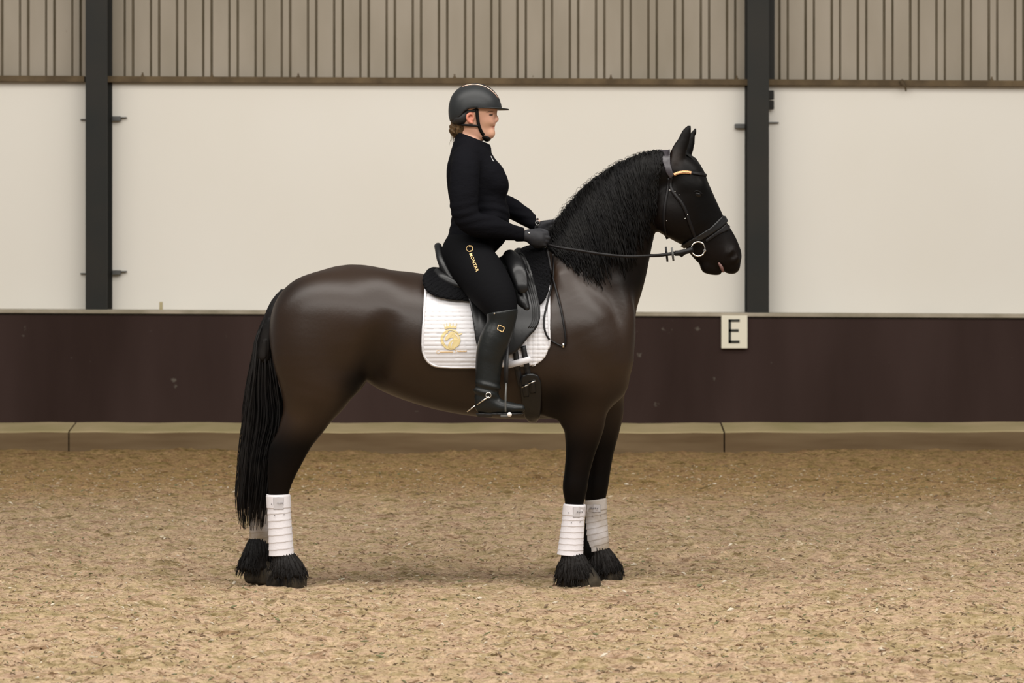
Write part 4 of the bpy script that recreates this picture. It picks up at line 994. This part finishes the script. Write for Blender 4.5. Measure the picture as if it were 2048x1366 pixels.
# gloves: fists round the reins; palm plane roughly vertical, fingers curl inwards and back
def glove(wx, wy, wY, s, sc=1.):
    """s=-1 near (right hand seen from its back), s=+1 far hand"""
    i_ = 1 if s < 0 else -1      # +1: inward is +Y
    def q(x, y, d, r): return (wx+x*sc, wy+y*sc, wY+i_*d, r*sc)
    G = chain([q(-8, -1, 0, 12.), q(4, 0, 0, 12.5), q(18, 3, -.002, 13.5), q(32, 6, -.002, 13)], .02)
    G += chain([q(18, 12, 0, 9), q(32, 16, 0, 8)], .02)+chain([q(16, -5, 0, 9), q(33, -4, 0, 8)], .02)
    for n_, (y, l, r) in enumerate(((-6, 44, 5.2), (1.5, 46.5, 5.4), (9, 44.5, 5.1), (16, 40, 4.6))):
        G += chain([q(32, y, -.008, r+.8), q(l, y+2, -.002, r+.4), q(l+2.5, y+4, .016, r), q(l-6, y+6, .030, r-.2), q(l-16, y+6, .030, r-.5), q(l-20, y+5, .020, r-.8)], .005, 4)
    G += chain([q(8, -6, .012, 7.5), q(22, -10, .022, 6.4), q(36, -11, .020, 5.6), q(46, -8, .014, 4.6)], .010, 4)
    def cut(f, g):
        X, Y, Z = XYZ(g); return smax(f, np.broadcast_to((P(wx-10*sc, 0, wY)[0]-X), f.shape), .006).astype(np.float32)
    o, v, qq = solid('glove', G, M['glove'], person, .0028, 1, cut); return o, bvh((v, qq))
gl, GLB = glove(1050, 472, -.125, -1, .93)
mb = MB(); c = cast(GLB, 1058, 466.5, 0)[0]; mb.tube([c, c+Vector((0, -.005, 0))], [.0045, .003], 8); mb.build('glove_stud', M['steel'], gl)
gl2, _ = glove(1078, 455, .085, 1, .95)
# watch on the far wrist
mb = MB(); c = P(1075, 446, .055)
for k in (0,):
    mb.tube([c+np.array([.0105*math.cos(a), 0, .0105*math.sin(a)]) for a in np.linspace(0, 6.28, 17)[:-1]], .0028, 6, closed=True)
wt = mb.build('wristwatch', M['steel'], person)
mb = MB(); mb.tube([c+np.array([0, .003, 0]), c+np.array([0, -.002, 0])], .009, 12); mb.build('watch_face', M['dleather'], wt)
mb = MB(); cc = P(1075, 452, .09); mb.tube([cc+np.array([.010*math.cos(a)*.3, .034*math.cos(a), .034*math.sin(a)]) for a in np.linspace(0, 6.28, 25)[:-1]], .006, 6, closed=True); mb.build('watch_strap', M['black'], wt)

# helmet: shell built in layers, peak, gloss strip, piping, harness
hel = empty('helmet', tuple(P(950, 215, 0))); hel.parent = person
def hm(f, g):
    X, Y, Z = XYZ(g); x = (X*F/14+1024); 
    rim = np.interp(x.ravel(), [890, 905, 915, 922, 928, 938, 950, 1010], [246, 243, 240, 234, 226, 220, 219, 219]).reshape(x.shape)
    zr = 1.5-(rim-HY)*14/F
    f = smax(f, np.broadcast_to((zr-Z).astype(np.float32), f.shape), .004)
    return f
shellp = chain([(944, 214, 0, 46, .92), (952, 216, 0, 49, .90), (957, 221, 0, 47, .88)], .02)+chain([(938, 230, 0, 40, 1.0)], .02)
inner = [(A.copy(), k, -1) for A, k, s in chain([(944, 216, 0, 42, .9), (953, 219, 0, 43, .88)], .01)]
hs, HVh, HQh = solid('shell', shellp, M['helmet'], hel, .0035, 2, hm); HEB = bvh((HVh, HQh))
pk = []
n1, n2 = 26, 8; V = []
for i in range(n1+1):
    a = -math.pi/2*1.0+math.pi*i/n1
    for j in range(n2+1):
        t = j/n2; rx0, ry0 = 49, .102; ex = 16*max(0, math.cos(a))**.7
        x = 955+(47+ex*t)*math.cos(a); Yv = (ry0+.006*t)*math.sin(a)
        p = P(x, 219-1.5*(1-t)+1.5*t*math.cos(a)*.3-1.2*math.sin(abs(a)), 0); V.append((p[0], Yv, p[2]))
Fc = [(i*(n2+1)+j, i*(n2+1)+j+1, (i+1)*(n2+1)+j+1, (i+1)*(n2+1)+j) for i in range(n1) for j in range(n2)]
mb = MB(); mb.add(V, Fc); o = mb.build('peak', M['helmet'], hel); md = o.modifiers.new('s', 'SOLIDIFY'); md.thickness = .005; md.offset = 0
# piping curve: from front to crown, either side of the middle strip
for s in (-1, 1):
    mb = MB(); pts = []
    for x, y, Y in ((993, 197, -.030), (987, 190, -.034), (976, 181, -.038), (964, 174.5, -.040), (950, 170.8, -.040), (936, 171, -.036), (925, 174.5, -.030)):
        d = Vector(P(x, y, Y)) ; d.y *= -s if s > 0 else 1; o_ = Vector(P(950, 208, 0)); h_ = HEB.ray_cast(o_, (d-o_).normalized()); pts.append(h_[0]+(d-o_).normalized()*.0015 if h_[0] else d)
    mb.tube(smooth_path([tuple(p) for p in pts], 5), .0024, 6); mb.build('piping', M['piping'], hel)
mb = MB(); L0 = []; 
for t in np.linspace(.15, 1.0, 24):
    row = []
    for Y in np.linspace(-.030, .030, 7):
        a = math.pi*(1-t)*.80+.12; d = Vector((math.cos(a), Y/.12, math.sin(a))).normalized(); o_ = Vector(P(950, 208, 0)); h_ = HEB.ray_cast(o_, d); row.append(h_[0]+d*.0012 if h_[0] else o_+d*.12)
    L0.append(row)
mb.add([p for r in L0 for p in r], [(i*7+j, i*7+j+1, (i+1)*7+j+1, (i+1)*7+j) for i in range(23) for j in range(6)]); mb.build('centre_strip', M['helmetgloss'], hel)
# inner lining visible behind the ear, and harness straps
solid('lining', chain([(934, 226, -.068, 7, .8), (923, 236, -.062, 12, .8), (915, 240, -.045, 9, 1.), (910, 243, 0, 8, 1.), (915, 240, .045, 9, 1.), (923, 236, .062, 12, .8), (934, 226, .068, 7, .8)], .015)+chain([(934, 223, -.076, 5, .7), (952, 220, -.076, 5, .7), (962, 219, -.070, 3.5, .8)], .01, mirror=True), M['black'], hel, .004)
for s in (-1, 1):
    def T(x, y, Y): return P(x, y, s*Y)
    mb = MB(); mb.strap(smooth_path([T(953.5, 219, .083), T(955, 235, .080), T(957.5, 250, .073), T(962, 262, .058), T(967, 270, .040), T(972, 276, .020), T(974, 279, 0)], 5), (0, s, 0), .016, .003)
    mb.strap(smooth_path([T(916, 248, .055), T(930, 250, .072), T(945, 251, .080), T(957, 252, .074)], 4), (0, s, 0), .011, .003)
    mb.build('chin_strap', M['dleather'], hel)
solid('chin_cup', chain([(966, 272, -.030, 5, .8), (972, 277, 0, 5, 1.), (966, 272, .030, 5, .8)], .01)+chain([(976, 276, 0, 6, 2.)], .02), M['dleather'], hel, .003)
# hair bun
hr = chain([(922, 241, 0, 20, 1.1), (913, 249, 0, 11, 1.2), (908, 255, 0, 9.5, 1.3), (908, 264, 0, 9, 1.2), (911, 270, 0, 6.5, 1.2)], .02)+chain([(933, 240, -.055, 9, .6), (925, 250, -.045, 9, .6), (920, 262, -.035, 8, .6)], .02, mirror=True)
def hmod(f, g):
    X, Y, Z = XYZ(g); return f+(.002*np.sin(Z*260+X*220+Y*90)).astype(np.float32)
hb, _, _ = solid('hair', hr, M['hairp'], person, .0032, 1, hmod)
mb = MB()
for i in range(14):
    x0 = R.uniform(901, 909); y0 = R.uniform(262, 272); Y0 = R.uniform(-.02, .02); dx_ = R.uniform(-5, 2)
    tube_hair(mb, [P(x0, y0, Y0), P(x0-1, y0+6, Y0), P(x0+dx_*.6, y0+R.uniform(9, 14), Y0), P(x0+dx_, y0+R.uniform(14, 22), Y0)], .0012, .0006, 4)
mb.build('loose_strands', M['hairp'], hb)

# ---------------------------------------------------------------- bridle and reins
brd = empty('bridle', tuple(P(1345, 350, 0))); tag(brd, 'black leather bridle with gold beaded browband and loose ring bit', 'bridle')
HDG = H+HEAD
def band(name, poly, Yr, t, m_, par=brd, h=.003, n=0):
    return shell(name, HDG, poly, Yr, -.002, t, M[m_], par, h, n, yr=.16, rnd=.0025)
band('crownpiece', [(1320, 298), (1341, 298), (1340, 312), (1341, 330), (1347, 352), (1340, 358), (1332, 346), (1325, 325)], -.08, .013, 'crown')
bw, v, q = band('browband', [(1343, 347), (1353, 343.5), (1366, 341.5), (1380, 342.5), (1396, 344), (1416, 346), (1416, 352), (1396, 350.5), (1380, 348.5), (1366, 348), (1354, 349.5), (1345, 353)], -.08, .006, 'dleather')
ALLH = bvh((HV, HQ), (v, q))
for (yo) in (0,):
    mb = MB(); strap_on(mb, ALLH, [(1348, 349.5), (1355, 346.5), (1366, 344.5), (1377, 345), (1382, 346)], .014, .004, 20, .003); mb.build('beading', M['beads'], bw)
    k_ = 0
    mb = MB()
    for x, y in lerp_path([(1349, 349.5), (1355, 347), (1366, 345), (1377, 345.5), (1381, 346.5)], 22):
        c = cast(ALLH, x, y, .006)[0]; mb.tube([c, c+Vector((0, -.003, 0))], [.0022, .001], 5)
    mb.build('rhinestones', M['piping'], bw)
mb = MB(); strap_on(mb, HB, [(1343, 354), (1341, 366), (1342, 378), (1350, 390), (1362, 405), (1371, 422), (1379, 445), (1388, 470), (1394, 487)], .016, .005, 40); mb.build('cheek_strap', M['dleather'], brd)
mb = MB(); strap_on(mb, HB, [(1338, 356), (1335, 380), (1330, 410), (1328, 440), (1331, 465), (1335, 478)], .013, .004, 30); mb.build('throat_lash', M['dleather'], brd)
nb, v, q = band('noseband', [(1446, 431), (1455, 432), (1459, 441), (1440, 457), (1420, 470), (1400, 482), (1372, 496), (1356, 506), (1352, 498), (1372, 485), (1398, 470), (1420, 456)], -.05, .009, 'leather')
band('flash_strap', [(1454, 446), (1462, 452), (1459, 460), (1440, 468), (1424, 478), (1412, 486), (1410, 480), (1422, 471), (1440, 458)], -.05, .007, 'dleather')
for (x, y) in ((1333.5, 441.5), (1369.5, 437), (1374.7, 429), (1340, 381), (1350, 384), (1358, 390), (1382, 482)):
    mb = MB(); c = cast(HB, x, y, .004)[0]; mb.tube([c, c+Vector((0, -.004, 0))], [.003, .0018], 8)
    mb.build('buckle_stud', M['steel'], brd)
for s in (-1, 1):
    mb = MB(); c = P(1396.5, 498, -.078); c[1] = -.078 if s < 0 else .078
    ring = [c+np.array([.0345*math.cos(a)*(1 if math.cos(a) < .75 else .93), 0, .0345*math.sin(a)]) for a in np.linspace(0, 6.28, 41)[:-1]]
    mb.tube(ring, .0033, 7, closed=True); mb.build('bit_ring', M['steel'], brd)
mb = MB(); mb.tube([P(1409, 500, -.078), P(1411, 503, -.05), P(1413, 505, 0), P(1411, 503, .05), P(1409, 500, .078)], .006, 8); mb.build('mouthpiece', M['steel'], brd)
# reins
for s in (-1, 1):
    mb = MB(); root = P(1383, 500, -.082); 
    if s < 0:
        path = smooth_path([(1385, 500, -.084), (1372, 504, -.092), (1345, 508, -.11), (1297, 512, -.15), (1250, 513, -.185), (1200, 508, -.20), (1150, 500, -.19), (1118, 495, -.165), (1096, 489, -.125), (1085, 482, -.095)], 6)
        rp_ = []
        for x, y, Y in path:
            h_, n_ = cast(HB, x, y); Yn = min(Y, h_.y-.007) if (h_.y < .3 and h_.y > -.5 and x < 1300) else Y; rp_.append(P(x, y, Yn))
        mb.strap(rp_, (0, -1, 0), .0135, .004); rn = mb.build('rein', M['dleather'], brd)
        mb = MB(); mb.strap(smooth_path([tuple(P(1386, 499, -.086)), tuple(P(1372, 503, -.096)), tuple(P(1358, 506, -.104)), tuple(P(1350, 506.5, -.11))], 4), (0, -1, 0), .026, .010); mb.build('rein_buckle_end', M['dleather'], rn)
        mb = MB(); mb.strap([P(1372, 505, -.094), P(1363, 512, -.098), P(1356, 507, -.104)], (0, -1, 0), .012, .006); mb.build('keeper_loop', M['dleather'], rn)
        for (xx, hh) in ((1333, 15), (1345, 13.5)):
            mb = MB(); c1, c2 = P(xx-1.5, 508.5-hh, -.112), P(xx+2, 508.5+hh, -.112); mb.tube([c1, c1*.5+c2*.5, c2], [.005, .0062, .005], 8, 1.6); mb.build('rein_stop', M['dleather'] if xx == 1333 else M['clip'], rn)
    else:
        mb.strap(smooth_path([P(1385, 500, .084), P(1345, 507, .12), P(1297, 511, .17), (P(1200, 500, .22)), P(1130, 478, .16), P(1100, 466, .08)], 6), (0, 1, 0), .016, .004); mb.build('rein', M['dleather'], brd)
# hanging bight of the reins
TB = bvh((HV, HQ), (PV, PQ), (SV, SQ))
mb = MB(); lp = smooth_path([(1106, 508), (1107, 540), (1103, 572), (1093, 612), (1088, 640), (1090, 662), (1098, 678), (1110, 686), (1126, 693), (1131, 684), (1129, 660), (1122, 620), (1112, 580), (1104, 550), (1097, 512), (1092, 494)], 6)
pts = []
for i, (x, y) in enumerate(lp):
    h_, _ = cast(TB, x, y); Y = h_.y-.012 if abs(h_.y) < .5 else -.2
    e = min(i, len(lp)-1-i)/6.
    pts.append(P(x, y, Y if e > 1 else Y*e+(-.12)*(1-e)))
mb.strap(pts, (0, -1, 0), .0095, .003); rb = mb.build('rein_bight', M['dleather'], brd)
mb = MB(); c = P(1126.5, 691, pts[len(pts)//2+4][1]-.006); mb.box(c[0]-.004, c[0]+.004, c[1]-.004, c[1], c[2]-.010, c[2]+.010); mb.build('rein_end_buckle', M['steel'], rb)
# mark the brown patch of leather on the bight
